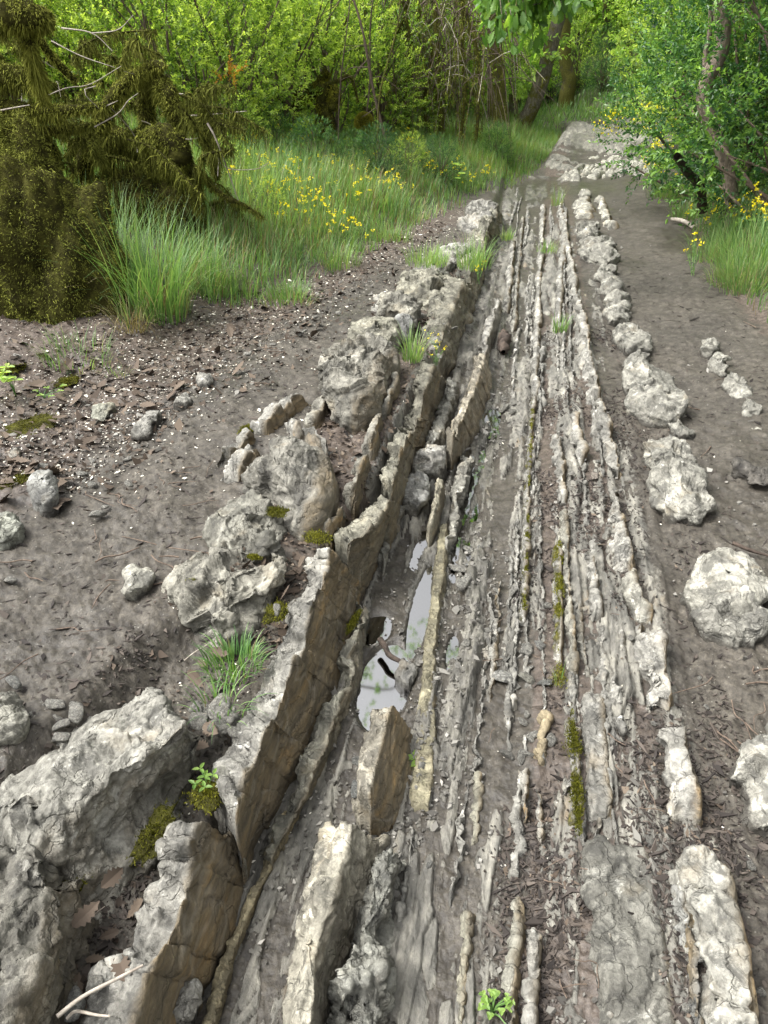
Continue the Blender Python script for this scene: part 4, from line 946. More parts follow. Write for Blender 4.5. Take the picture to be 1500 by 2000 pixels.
# the hedge of box behind the flowery bank
for a in ((640, 11.2, 1.0, 'b', 'bright yellow-green box shrub above the mossy stub in the flower bank'), (545, 10.6, 1.1, 'b', 'bright box shrub behind the orange-leaved sprig'),
          (450, 9.6, 1.05, 'a', 'box shrub with pale new shoots right of the mossy dead tree'), (350, 9.0, 1.1, 'a', 'box shrub directly behind the mossy dead limbs'),
          (735, 12.4, 1.05, 'a', 'box shrub between the hedge and the dead thicket')):
    shrub_at(a[3], a[0], a[1], a[2], a[4])
for px, Y, s, k in ((240, 9.6, 1.15, 'a'), (120, 9.2, 1.1, 'b'), (10, 8.8, 1.15, 'a'), (-120, 8.5, 1.1, 'c'), (480, 13, 1.3, 'd'), (600, 13.5, 1.4, 'b'), (700, 15, 1.4, 'd'), (380, 12.5, 1.3, 'd'), (260, 12.5, 1.3, 'd'),
                    (130, 12, 1.5, 'a'), (820, 16, 1.4, 'a'), (880, 17, 1.3, 'd'), (930, 20, 1.4, 'd'), (560, 17, 1.7, 'd'), (420, 17, 1.7, 'd'), (760, 19, 1.7, 'd'), (300, 17, 1.8, 'd'), (150, 16, 1.8, 'd'), (0, 15, 1.8, 'b')):
    shrub_at(k, px, Y, s, 'green box shrub in the hedge behind left bank', 'shrubs of the hedge behind the left bank')
# ---- right side
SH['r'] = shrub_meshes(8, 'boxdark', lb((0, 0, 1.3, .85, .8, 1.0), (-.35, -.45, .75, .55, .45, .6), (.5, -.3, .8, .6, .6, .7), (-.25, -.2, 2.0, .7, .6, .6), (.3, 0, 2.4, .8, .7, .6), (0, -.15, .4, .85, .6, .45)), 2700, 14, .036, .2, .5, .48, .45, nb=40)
SH['r2'] = shrub_meshes(9, 'box', lb((0, 0, .7, .55, .5, .6), (-.3, -.3, .4, .4, .35, .4), (.3, .1, 1.2, .5, .5, .5), (0, .1, 1.7, .45, .45, .45)), 1300, 13, .034, .17, .5, .45, .35)
x = at_y(1565, 300, 8.8)[0]; put_plant('box_shrub', SH['r'], ('foliage', 'branches'), x, 8.8, 'tall dark glossy box shrub filling the right edge of the path', 'shrub', rz=.4, sc=1.1)
x = at_y(1470, 300, 8.9)[0]; put_plant('box_shrub', SH['r2'], ('foliage', 'branches'), x, 8.9, 'lighter green box shrub at the foot of the brown-stemmed tree', 'shrub', rz=1.4, sc=.85)
x = at_y(1405, 300, 11)[0]; put_plant('box_shrub', SH['r2'], ('foliage', 'branches'), x, 11, 'box shrub bordering the path beyond the brown-stemmed tree', 'shrub', rz=3.4, sc=.75)
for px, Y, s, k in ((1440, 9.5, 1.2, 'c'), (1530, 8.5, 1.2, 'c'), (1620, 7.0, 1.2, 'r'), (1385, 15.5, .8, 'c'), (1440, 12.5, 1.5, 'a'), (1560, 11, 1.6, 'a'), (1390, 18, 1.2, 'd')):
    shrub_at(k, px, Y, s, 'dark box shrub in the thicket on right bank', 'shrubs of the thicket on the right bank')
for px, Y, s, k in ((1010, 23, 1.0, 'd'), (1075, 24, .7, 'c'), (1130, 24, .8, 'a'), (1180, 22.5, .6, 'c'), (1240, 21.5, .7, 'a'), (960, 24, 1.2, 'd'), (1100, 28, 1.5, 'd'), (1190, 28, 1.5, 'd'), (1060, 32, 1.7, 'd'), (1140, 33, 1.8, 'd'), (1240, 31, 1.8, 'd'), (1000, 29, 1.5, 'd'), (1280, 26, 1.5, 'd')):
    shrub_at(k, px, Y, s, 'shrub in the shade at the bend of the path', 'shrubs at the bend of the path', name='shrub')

def tree(name, label, cat, trunk, rad, bark, crown=None, mat='lime', leaf=.07, n=600, m=9, limbs=(), group=None, seed=0, Ls=.35, tone0=.5, rough=.12, ratio=.6, tip=.15, ntw=40):
    """trunk: world points; crown: lobes in world coordinates; limbs: lists of world points"""
    rg = np.random.default_rng(seed + 50)
    trunk = np.asarray(trunk, float); o = trunk[0].copy(); o[2] = TZ(o[0], o[1])
    e = empty(name, o); tag(e, label, cat, group)
    b = Bag(); b.add(*tube(np.concatenate([trunk[:1] - (0, 0, .15), trunk]) - o, [rad[0] * 1.35] + list(rad), 12, rough, seed, n=46, freq=7))
    t = add_obj('trunk', b.mesh('trunk', M[bark]), e)
    if len(limbs):
        b = Bag()
        for p, r in limbs: b.add(*tube(np.asarray(p) - o, [r, r * .7, r * .3], 7, rough, seed + 3, n=18))
        add_obj('limbs', b.mesh('limbs', M[bark]), e)
    if crown:
        P, d = blobs(rg, n, crown, .4); keep = fbm(P * 1.3, 2, seed) > -.22; P, d = P[keep] - o, d[keep]
        b = Bag(); sprays(b, rg, P, d * .7 + (0, 0, -.1), Ls * rg.uniform(.6, 1.3, len(P)), m, leaf, ratio, tone0, .17, tip)
        # the twigs that carry the shoots
        w = Bag()
        tp = np.asarray(trunk[-1]) - o
        for k in range(min(ntw, len(P))):
            q = P[rg.integers(len(P))]; w.add(*tube([tp, tp * .4 + q * .6 + rg.normal(0, .2, 3), q], [rad[-1] * .5, .025, .006], 5, n=9))
        c = add_obj('crown', b.mesh('crown', M[mat], False), e); add_obj('twigs', w.mesh('twigs', M[bark]), c)
    return e
A = at_y
# leaning oak at the bend and its neighbours
tree('oak_tree', 'leaning oak with a dark mossy trunk bending right over the path', 'tree', [A(1008, 262, 16.5), A(1038, 212, 16.5), A(1060, 150, 16.5), A(1076, 90, 16.5), A(1090, 40, 16.5), A(1112, -40, 16.5), A(1130, -150, 16.6), A(1150, -260, 16.8)],
     [.15, .14, .13, .12, .115, .11, .10, .08], 'oakbark', lb((2.2, 16.5, 5.6, 2.4, 2.2, 1.3), (.6, 17, 6.2, 1.8, 1.8, 1.2), (3.4, 15, 5.0, 1.6, 1.6, .9)), 'oakleaf', .10, 420, 8, seed=1, Ls=.4)
tree('oak_tree', 'upright mossy-footed trunk just left of the leaning oak', 'tree', [A(972, 258, 16), A(971, 200, 16), A(970, 140, 16), A(966, 60, 16), A(970, -60, 16), A(960, -220, 16)], [.17, .13, .12, .11, .09, .07], 'mossbark',
     lb((-.6, 16, 6.0, 2.0, 2.0, 1.2), (-2.2, 15, 5.6, 1.7, 1.6, 1.0)), 'oakleaf', .10, 300, 8, seed=2, Ls=.4)
tree('oak_tree', 'thin grey trunk between two mossy trunks left of the bend', 'tree', [A(1004, 248, 18), A(1002, 180, 18), A(1004, 110, 18), A(1000, -20, 18), A(1000, -200, 18)], [.09, .08, .075, .07, .05], 'oakbark',
     lb((.2, 18, 6.0, 1.6, 1.6, 1.2),), 'lime', .08, 400, 8, seed=3)
tree('oak_tree', 'dark trunk with orange moss standing beyond the bend', 'tree', [A(1106, 238, 22), A(1106, 190, 22), A(1112, 160, 22), A(1104, 115, 22), A(1102, 20, 22), A(1110, -160, 22)], [.19, .15, .15, .14, .12, .09], 'mossbark',
     lb((1.2, 22, 5.2, 2.2, 2.0, 1.3), (2.6, 21, 4.6, 1.6, 1.6, 1.0)), 'lime', .085, 400, 8, seed=4)
for i, (px, Y, r) in enumerate(((1175, 27, .10), (1040, 31, .12), (930, 27, .13), (870, 25, .12), (780, 23, .13), (690, 24, .14), (600, 22, .12), (500, 23, .13), (380, 22, .14), (250, 21, .13), (100, 20, .14), (1330, 25, .12), (1560, 18, .13), (900, 35, .15), (1280, 36, .15))):
    q = A(px, 150, Y); g0 = ground_z(q[0], Y); h = 5.5 + (i * 37 % 10) * .25; dx = ((i * 53) % 11 - 5) * .08
    tree('forest_tree', 'slender trunk with light green crown in the woods beyond the hedge', 'tree', [(q[0], Y, g0), (q[0] + dx * .5, Y, g0 + h * .35), (q[0] + dx, Y + .1, g0 + h * .7), (q[0] + dx * 1.5, Y, g0 + h)], [r, r * .8, r * .6, r * .35], 'oakbark',
         lb((q[0] + dx, Y, g0 + h * .72, 1.6, 1.4, 1.2), (q[0] + dx - 1.2, Y - .4, g0 + h * .45, 1.5, 1.4, 1.1), (q[0] + dx + 1.3, Y, g0 + h * .5, 1.5, 1.4, 1.2), (q[0] + dx, Y - .3, g0 + h * .30, 1.6, 1.2, .9)), 'lime', .095, 620, 8, group='trees of the woods behind', seed=10 + i, tone0=.42 + (i % 4) * .08)
# light green lime-like crown leaning in from the right above the bend
tree('lime_tree', 'pale green leafy tree spreading over the path from the right', 'tree', [A(1330, 250, 14.5), A(1325, 150, 14.5), A(1310, 40, 14.3), A(1290, -100, 14)], [.09, .08, .07, .05], 'oakbark',
     lb((3.2, 14.2, 2.6, 1.1, 1.0, .65), (2.3, 14.5, 2.35, .8, .8, .45), (3.9, 13.8, 2.2, .9, .9, .6), (2.8, 14, 3.6, 1.6, 1.4, .8)), 'lime', .075, 1000, 9, seed=40, tone0=.55)
# the brown-stemmed tree on the right
tree('brown_stemmed_tree', 'sinuous bare brown stem rising through the right-hand box shrub', 'tree', [A(1432, 425, 7.5), A(1422, 340, 7.5), A(1398, 262, 7.5), A(1375, 200, 7.5), A(1383, 150, 7.5), A(1405, 110, 7.5), A(1412, 60, 7.5), A(1408, 0, 7.5), A(1412, -80, 7.5), A(1430, -300, 7.5)],
     [.06, .054, .054, .06, .06, .062, .062, .06, .054, .036], 'brownbark', lb((2.9, 7.5, 4.6, 1.4, 1.3, .8), (4.0, 7.3, 4.2, 1.2, 1.2, .8)), 'lime', .07, 500, 9,
     limbs=[([A(1383, 160, 7.6), A(1378, 110, 7.6), A(1388, 50, 7.6), A(1384, -60, 7.6)], .028), ([A(1392, 245, 7.5), A(1376, 180, 7.6), A(1374, 120, 7.6)], .03), ([A(1412, 20, 7.6), A(1450, 0, 7.6), A(1490, 40, 7.6)], .025)], seed=41, rough=.08)
b = Bag(); o = G(1362, 360); 
b.add(*tube(np.array([A(1322, 305, 7.0), A(1345, 340, 7.2), A(1365, 360, 7.4), A(1372, 410, 7.6)]) - o, [.03, .035, .04, .045], 8, .15, 5))
tag(add_obj('dead_stub', b.mesh('dead_stub', M['wood']), loc=o), 'short broken grey stub poking out below the right-hand shrub', 'dead wood')
b = Bag(); o = G(1330, 435)
b.add(*tube(np.array([G(1312, 428, .04), G(1335, 432, .05), G(1356, 445, .02)]) - o, [.02, .022, .018], 7, .2, 6))
tag(add_obj('dead_stub', b.mesh('dead_stub', M['paletwig']), loc=o), 'pale broken root end lying by the path under the right-hand shrub', 'dead wood')

# ------------------------------------------------------------------ oak bough hanging over the path
def oak_leaf_pts():
    y = np.array([0, .10, .2, .28, .38, .46, .56, .64, .74, .82, .92, 1.0]); w = np.array([.02, .06, .17, .12, .26, .17, .31, .20, .27, .16, .14, .0])
    return y, w
def oak_leaves(bag, P, Dr, U, L, tone, curl=.15):
    y, w = oak_leaf_pts(); n = len(P); Dr = unit(Dr); S = unit(np.cross(Dr, U)); Un = np.cross(S, Dr); k = len(y)
    L = np.broadcast_to(L, (n,))
    c = P[:, None] + Dr[:, None] * (y[None, :, None] * L[:, None, None]) - Un[:, None] * ((y ** 2)[None, :, None] * L[:, None, None] * curl)
    e = (w[None, :] * L[:, None])[..., None]
    lft = c - S[:, None] * e + Un[:, None] * e * .25; rgt = c + S[:, None] * e + Un[:, None] * e * .25
    v = np.stack([lft, c, rgt], 2).reshape(n, -1, 3)
    i = np.arange(n)[:, None, None] * (3 * k) + (np.arange(k - 1) * 3)[None, :, None]
    bag.add(v, np.concatenate([(i + [0, 1, 4, 3]).reshape(-1, 4), (i + [1, 2, 5, 4]).reshape(-1, 4)]), None, np.repeat(tone, 3 * k))
rg = np.random.default_rng(77)
base = np.array([3.3, 3.2, ground_z(3.3, 3.2)])
e = empty('oak_tree', base); tag(e, 'oak bough with big lobed leaves hanging down over the path', 'tree')
b = Bag(); b.add(*tube(np.array([[0, 0, -.2], [.05, .1, 1.5], [-.1, .3, 3.2], [-.4, .8, 4.4], [-.9, 1.2, 5.6]]), [.2, .17, .14, .1, .05], 12, .12, 4, n=40)); add_obj('trunk', b.mesh('trunk', M['oakbark']), e)
b = Bag(); lf = Bag()
hub = np.array([-.1, .3, 3.2]); n1 = A(1040, -160, 5.6) - base; n2 = A(1000, -60, 5.7) - base
b.add(*tube([hub, hub * .4 + n1 * .6 + (0, 0, .4), n1, n2], [.06, .035, .02, .012], 7, .1, 3, n=24))
for k in range(58):
    if k < 42: en = A(rg.uniform(935, 1065), rg.uniform(-30, 100) * (1 if k % 3 else .5), 5.7 + rg.normal(0, .18))
    else: en = A(rg.uniform(1070, 1140), rg.uniform(-40, 22), 5.5 + rg.normal(0, .15))
    en = en - base; st = n1 + (n2 - n1) * rg.uniform(0, 1)
    mid = (st + en) / 2 + rg.normal(0, .05, 3) + (0, 0, .05)
    b.add(*tube([st, mid, en], [.008, .005, .002], 5, n=8))
    ln = smooth_line([st, mid, en], 9)[4:]
    p = np.repeat(ln, 3, 0) + rg.normal(0, .012, (15, 3))
    d = unit(en - mid)[None] * .6 + rg.normal(0, .6, (15, 3)) + (0, 0, -.55)
    oak_leaves(lf, p, d, rg.normal(0, .6, (15, 3)) + (0, -.5, .8), rg.uniform(.05, .085, 15), np.clip(.5 + rg.normal(0, .2, 15), 0, 1))
l_ = add_obj('limbs', b.mesh('limbs', M['oakbark']), e); add_obj('foliage', lf.mesh('foliage', M['oakleaf'], False), e)

for i, (px, py, s_, k_) in enumerate(((615, 330, .34, 'c'), (735, 345, .36, 'c'), (690, 330, .28, 'c'), (790, 330, .3, 'a'), (860, 345, .32, 'c'), (930, 345, .3, 'a'), (1010, 345, .3, 'c'), (480, 300, .35, 'a'), (540, 300, .3, 'c'), (450, 345, .26, 'a'), (1060, 330, .26, 'c'), (965, 300, .3, 'c'))):
    q = G(px, py + 15)
    if bank_l(q[1]) - q[0] > .3: put_plant('low_shrub', SH[k_], ('foliage', 'branches'), q[0], q[1], 'low scrubby bush among the grass and flowers', 'shrub', 'low bushes in the left bank grass', i * 1.3, (s_ * 1.0, s_ * 1.0, s_ * .75))

tree('oak_tree', 'oak reaching a leafy limb high over the path from the left', 'tree', [(-7.4, 8.5, 1.2), (-7.3, 8.6, 4.0), (-6.2, 9.0, 6.4), (-4.6, 9.4, 7.3), (-2.4, 9.6, 7.7)], [.24, .22, .17, .1, .05], 'oakbark',
     lb((-1.8, 9.8, 7.6, 1.3, 1.9, .7), (-3.6, 9.6, 7.8, 1.4, 1.4, .7), (-.8, 11.5, 8.6, 1.1, 1.3, .6)), 'oakleaf', .07, 420, 8, seed=61, Ls=.35, ntw=3)

rgw = np.random.default_rng(808)
for i, px in enumerate((430, 475, 520, 590, 655, 700, 742, 775, 330, 380, 260, 560)):
    Yk = 9.3 + rgw.uniform(0, 1.6); x0 = A(px, 150, Yk)[0]; g0 = ground_z(x0, Yk); o_ = np.array([x0, Yk, g0]); ln = rgw.normal(0, .5)
    b = Bag(); p = np.array([(0, 0, -.05), (ln * .25, rgw.normal(0, .1), .8), (ln * .55 + rgw.normal(0, .1), rgw.normal(0, .15), 1.7), (ln, rgw.normal(0, .2), 2.7)]); r = rgw.uniform(.008, .02)
    b.add(*tube(p, [r, r * .85, r * .7, r * .4], 6, .2, i, n=26))
    for q in range(6):
        t = rgw.uniform(.2, .9); a_ = smooth_line(p, 40)[int(t * 39)]; e_ = a_ + rgw.normal(0, .3, 3) * (1, .6, .7); b.add(*tube([a_, (a_ + e_) / 2 + rgw.normal(0, .05, 3), e_], [r * .45, r * .3, r * .12], 5, n=8))
    tag(add_obj('bare_sapling', b.mesh('bare_sapling', M['twig' if i % 3 else 'mossbark']), loc=o_), 'thin bare twiggy sapling rising through the hedge behind the flowers', 'sapling', 'bare saplings in the hedge')
# ------------------------------------------------------------------ the mossy dead tree on the left
rg = np.random.default_rng(91)
o = A(300, 520, 6.0); o[2] = ground_z(o[0], o[1])
e = empty('mossy_dead_tree', o); tag(e, 'dark fallen tree with moss-draped limbs leaning out from left', 'dead tree')
def mossy_limb(pts, rad, n, L, hang=.5, name='branch', tone0=.38, body='mossbody', parent=None, down=.7, w=.0035, mat='moss', off=None):
    oo = o if off is None else off
    p = np.array(pts) - oo
    b = Bag(); b.add(*tube(p, rad, 9, .38, int(rg.integers(99)), n=max(14, len(p) * 9), freq=9))
    m_ = add_obj(name, b.mesh(name, M[body]), parent or e)
    s = Bag(); moss_on_tube(s, p, rad, int(n * 1.5), L * .48, rg, down, hang, w * .8, tone0 + .2); add_obj('moss', s.mesh('moss', M[mat], False), m_)
    return m_
Y0 = 6.0
mossy_limb([A(430, 560, 6.2), A(380, 470, 6.2), A(330, 380, 6.1), A(300, 290, 6.0), A(285, 200, 6.0), A(300, 140, 5.9)], [.05, .06, .07, .07, .06, .05], 7000, .05, name='trunk')
mossy_limb([A(120, 480, 5.9), A(150, 380, 5.9), A(180, 280, 5.8), A(230, 180, 5.8), A(300, 128, 5.8), A(318, 135, 5.8)], [.06, .065, .065, .06, .045, .03], 7000, .055, name='trunk')
mossy_limb([A(300, 150, 5.9), A(325, 180, 5.8), A(345, 225, 5.8), A(352, 270, 5.8)], [.05, .065, .06, .03], 3500, .07, 1.0)
mossy_limb([A(345, 255, 5.8), A(375, 340, 5.7), A(388, 395, 5.7), A(392, 420, 5.7)], [.03, .025, .045, .02], 2500, .07, 1.2)
mossy_limb([A(392, 190, 5.8), A(402, 250, 5.8), A(415, 300, 5.8), A(425, 350, 5.8)], [.015, .035, .03, .01], 2200, .08, 1.2, tone0=.45)
mossy_limb([A(275, 285, 5.6), A(310, 268, 5.6), A(345, 285, 5.6), A(340, 315, 5.6), A(290, 320, 5.6)], [.06, .09, .09, .08, .05], 5500, .05, .4, tone0=.5)
mossy_limb([A(-40, 205, 5.4), A(40, 212, 5.4), A(120, 215, 5.4), A(208, 206, 5.4)], [.05, .04, .03, .02], 3000, .045, .9, tone0=.5)
mossy_limb([A(60, 260, 5.5), A(110, 255, 5.5), A(180, 243, 5.5)], [.03, .025, .012], 1600, .04, .8, tone0=.5)
mossy_limb([A(20, 20, 5.2), A(70, 70, 5.3), A(110, 120, 5.4), A(150, 160, 5.5)], [.03, .028, .025, .02], 1400, .03, .3)
mossy_limb([A(-60, 0, 5.0), A(0, 22, 5.0), A(60, 28, 5.0), A(100, 40, 5.1)], [.09, .09, .08, .03], 5000, .06, .5, tone0=.5)
mossy_limb([A(50, 40, 5.1), A(60, 100, 5.1), A(80, 170, 5.2), A(88, 200, 5.2)], [.03, .035, .03, .012], 3000, .09, 1.0, tone0=.55)
mossy_limb([A(-60, 130, 5.4), A(0, 145, 5.4), A(60, 150, 5.4), A(90, 165, 5.4)], [.08, .08, .06, .03], 4000, .06, .7, tone0=.45)
mossy_limb([A(-60, 260, 5.5), A(20, 250, 5.5), A(80, 280, 5.5), A(110, 330, 5.6)], [.10, .10, .09, .06], 5000, .06, .7)
mossy_limb([A(150, 300, 6.0), A(210, 270, 6.0), A(260, 290, 6.0), A(280, 330, 6.0)], [.08, .10, .08, .05], 4000, .06, .6)
mossy_limb([A(240, 470, 6.1), A(230, 400, 6.1), A(215, 340, 6.1), A(200, 280, 6.1)], [.07, .07, .06, .05], 2500, .06, .6)
mossy_limb([A(400, 350, 5.7), A(440, 385, 5.7), A(480, 402, 5.7), A(515, 425, 5.7)], [.014, .018, .014, .006], 900, .035, .8)
mossy_limb([A(180, 480, 5.8), A(260, 440, 5.8), A(330, 450, 5.8), A(400, 500, 5.8)], [.06, .07, .065, .05], 5000, .06, .5)
# the tangle of small dead branches, each hung with moss
tb, tm, bt = Bag(), Bag(), Bag()
for k in range(120):
    px, py = rg.uniform(-20, 420), rg.uniform(60, 470)
    if px > 300 and py < 150: continue
    Yk = 5.4 + rg.uniform(0, 1.1); a_ = A(px, py, Yk); dx = rg.normal(.12, .22); dz = rg.normal(-.12, .16)
    p = np.array([a_, a_ + (dx * .4, rg.normal(0, .08), dz * .3 + .03), a_ + (dx, rg.normal(0, .12), dz)]) - o
    r = rg.uniform(.004, .014)
    if k % 5 == 0: bt.add(*tube(p, [r * .6, r * .4, r * .2], 5, n=9)); continue
    tb.add(*tube(p, [r, r * .8, r * .4], 6, .2, k, n=12)); moss_on_tube(tm, p, [r * 1.6, r * 1.4, r], 420, .045, rg, .9, .9, .0026, .5 + rg.normal(0, .08))
tw_ = add_obj('branches', tb.mesh('branches', M['mossbody']), e); add_obj('moss', tm.mesh('moss', M['moss'], False), tw_); add_obj('bare_twigs', bt.mesh('bare_twigs', M['paletwig']), e)
for pts, r in (([A(85, 190, 5.3), A(130, 172, 5.3), A(175, 165, 5.3), A(237, 129, 5.3)], .006), ([A(-10, 218, 5.3), A(30, 210, 5.3), A(58, 205, 5.3)], .009), ([A(185, 248, 5.4), A(230, 222, 5.4), A(250, 197, 5.4), A(270, 182, 5.4)], .007),
               ([A(345, 270, 5.6), A(372, 272, 5.6), A(396, 267, 5.6)], .007), ([A(365, 226, 5.8), A(420, 223, 5.8), A(482, 217, 5.8)], .007), ([A(205, 208, 5.4), A(230, 197, 5.4)], .006), ([A(420, 310, 5.8), A(450, 330, 5.8), A(500, 330, 5.8), A(525, 318, 5.8)], .006),
               ([A(120, 55, 5.6), A(180, 65, 5.6), A(220, 100, 5.6)], .008), ([A(180, 65, 5.6), A(230, 58, 5.6), A(260, 30, 5.6)], .006), ([A(100, 80, 5.5), A(160, 110, 5.5), A(225, 132, 5.5)], .007)):
    b = Bag(); r = r * .7; b.add(*tube(np.array(pts) - o, [r, r * .8, r * .4], 6, .15, 3, n=16)); add_obj('bare_twig', b.mesh('bare_twig', M['paletwig']), e)
# mossy stump in front of it
def mossy_mound(name, label, cat, pbase, Y, rx, ry, rz, tilt=(0, 0), n=9000, L=.04, seed=0, tone0=.4, mat='moss', body='mossbody', z0=None, w=.0035, amp=.2):
    rgm = np.random.default_rng(seed)
    c = A(pbase, 300, Y); c[2] = ground_z(c[0], Y) if z0 is None else z0
    th = np.linspace(0, 2 * np.pi, 72, endpoint=False); ph = np.linspace(-.25, np.pi / 2 - .02, 46)
    ux = np.cos(ph)[:, None] * np.cos(th); uy = np.cos(ph)[:, None] * np.sin(th); uz = np.sin(ph)[:, None] * np.ones(72)
    u = np.stack([ux, uy, uz], -1).reshape(-1, 3)
    d = 1 + amp * fbm(u * 1.8, 4, seed) + .05 * fbm(u * 7, 3, seed + 1)
    P = u * d[:, None] * (rx, ry, rz); P[:, 0] += P[:, 2] * tilt[0]; P[:, 1] += P[:, 2] * tilt[1]
    ob = add_obj(name, new_mesh(name, P, grid_quads(46, 72, True), None, None, True, M[body]), loc=c); tag(ob, label, cat)
    k = rgm.integers(0, len(P), n); s = Bag()
    root = P[k] + rgm.normal(0, .012, (n, 3)); strands(s, root, unit(P[k] / (rx * rx, ry * ry, rz * rz)), L * rgm.uniform(.4, 1.4, n), w, rgm, .5, tone0)
    add_obj('moss', s.mesh('moss', M[mat], False), ob)
    return ob
mossy_mound('mossy_stump', 'huge moss-covered stump at left edge beside the tall grass', 'stump', 30, 4.15, .46, .36, .80, (-.14, .1), 70000, .017, 5, .5, w=.0022, amp=.34)
mossy_mound('mossy_root', 'mossy root mound under the dead limbs behind the tall grass', 'stump', 250, 5.9, .55, .3, .35, (0, 0), 7000, .05, 6, .3)
# mossy stub with the yellow-green cap, ball on a post, mossy log
o2 = G(705, 275)
e2 = empty('mossy_post', A(706, 300, 10.2)); e2.location.z = ground_z(e2.location.x, 10.2); tag(e2, 'round yellow-green moss ball on top of a short dark post', 'post')
pb = np.array(e2.location); b = Bag(); b.add(*tube(np.array([(0, 0, -.1), A(706, 262, 10.2) - pb, A(709, 238, 10.2) - pb]), [.03, .035, .05], 8, .2, 3)); add_obj('post', b.mesh('post', M['mossbark']), e2)
c_ = A(711, 240, 10.2) - pb; u = unit(rg.normal(size=(6000, 3))); b = Bag(); v_, q_ = tube([c_ - (0, 0, .09), c_ - (0, 0, .04), c_ + (0, 0, .04), c_ + (0, 0, .095)], [.04, .105, .105, .02], 14, .08, 3, n=18); b.add(v_, q_)
ball = add_obj('moss_ball', b.mesh('moss_ball', M['mossbody']), e2); s = Bag(); strands(s, c_ + u * .10, u * 1.5, .03, .003, rg, .1, .5); add_obj('moss', s.mesh('moss', M['mossbright'], False), ball)
e3 = empty('mossy_log', A(560, 240, 10.8)); e3.location.z = ground_z(e3.location.x, 10.8); tag(e3, 'green moss-covered log lying under the box hedge', 'log')
mossy_limb([A(515, 228, 10.8), A(560, 200, 10.8), A(610, 178, 10.8), A(640, 140, 10.8)], [.12, .10, .08, .05], 4000, .035, .2, 'trunk', .5, parent=e3, off=np.array(e3.location), mat='mossbright', w=.004)
mossy_limb([A(575, 215, 10.7), A(600, 190, 10.7), A(640, 170, 10.7)], [.06, .06, .05], 1800, .035, .2, 'branch', .4, parent=e3, off=np.array(e3.location), mat='mossbright', w=.004)
e4 = empty('mossy_stub', A(645, 250, 10.4)); e4.location.z = ground_z(e4.location.x, 10.4); tag(e4, 'broken stub with bright moss standing in the flower bank', 'stump')
mossy_limb([A(638, 290, 10.4), A(640, 240, 10.4), A(630, 200, 10.4), A(640, 165, 10.4)], [.07, .08, .09, .06], 3000, .04, .4, 'trunk', .45, parent=e4, off=np.array(e4.location), mat='mossbright', w=.004)
mossy_limb([A(648, 215, 10.4), A(655, 185, 10.4), A(650, 166, 10.4)], [.06, .07, .04], 2000, .03, .2, 'branch', .65, parent=e4, off=np.array(e4.location), mat='mossbright', w=.004)
mossy_limb([A(620, 170, 10.4), A(660, 158, 10.4), A(685, 150, 10.4), A(700, 200, 10.5)], [.025, .025, .02, .012], 900, .03, .4, 'branch', .4, parent=e4, off=np.array(e4.location), w=.004)
# ------------------------------------------------------------------ the thicket of dead mossy stems
o5 = A(850, 270, 13.0); o5[2] = ground_z(o5[0], 13.0)
e5 = empty('dead_thicket', o5); tag(e5, 'tangle of dead drooping stems draped with brown moss', 'thicket')
for k, px in enumerate((865, 858, 905, 800, 780, 835, 930)):
    Yk = 13 + rg.normal(0, .3); b = Bag()
    p = np.array([A(px + rg.normal(0, 6), 285, Yk), A(px + rg.normal(0, 8), 180, Yk), A(px - 6 + rg.normal(0, 10), 90, Yk), A(px - 15 + rg.normal(0, 20), -20, Yk), A(px + rg.normal(0, 40), -140, Yk)])
    b.add(*tube(p - o5, [.05, .045, .04, .03, .02] if k < 2 else [.03, .025, .02, .015, .01], 8, .3, k, n=34)); st = add_obj('stem', b.mesh('stem', M['mossbark' if k != 1 else 'brownbark']), e5)
    s = Bag(); moss_on_tube(s, p - o5, [.05, .03, .02], 1200, .06, rg, .8, .5, .005, .4); add_obj('moss', s.mesh('moss', M['moss'], False), st)
b = Bag(); s = Bag(); b2 = Bag()
for k in range(260):
    px = rg.uniform(735, 960); Yk = 13 + rg.normal(0, .5); py = rg.uniform(-60, 190)
    p0 = A(px, py, Yk); dx = rg.normal(0, .45); dz = -rg.uniform(.2, 1.3)
    p = np.array([p0, p0 + (dx * .5, rg.normal(0, .1), rg.uniform(-.05, .22)), p0 + (dx, rg.normal(0, .15), dz * .5), p0 + (dx * 1.2, rg.normal(0, .2), dz)]) - o5
    zmin = TZ(p[:, 0] + o5[0], p[:, 1] + o5[1]) - o5[2] - .02; p[:, 2] = np.maximum(p[:, 2], zmin)
    r = rg.uniform(.003, .010)
    (b if k % 4 else b2).add(*tube(p, [r, r * .8, r * .3], 5, n=12))
    if k % 2 == 0: moss_on_tube(s, p, [r, r * .5], 110, .06, rg, .9, .6, .004, .42)
tw = add_obj('branches', b.mesh('branches', M['twig']), e5); add_obj('moss', s.mesh('moss', M['moss'], False), tw); add_obj('bare_twigs', b2.mesh('bare_twigs', M['paletwig']), e5)
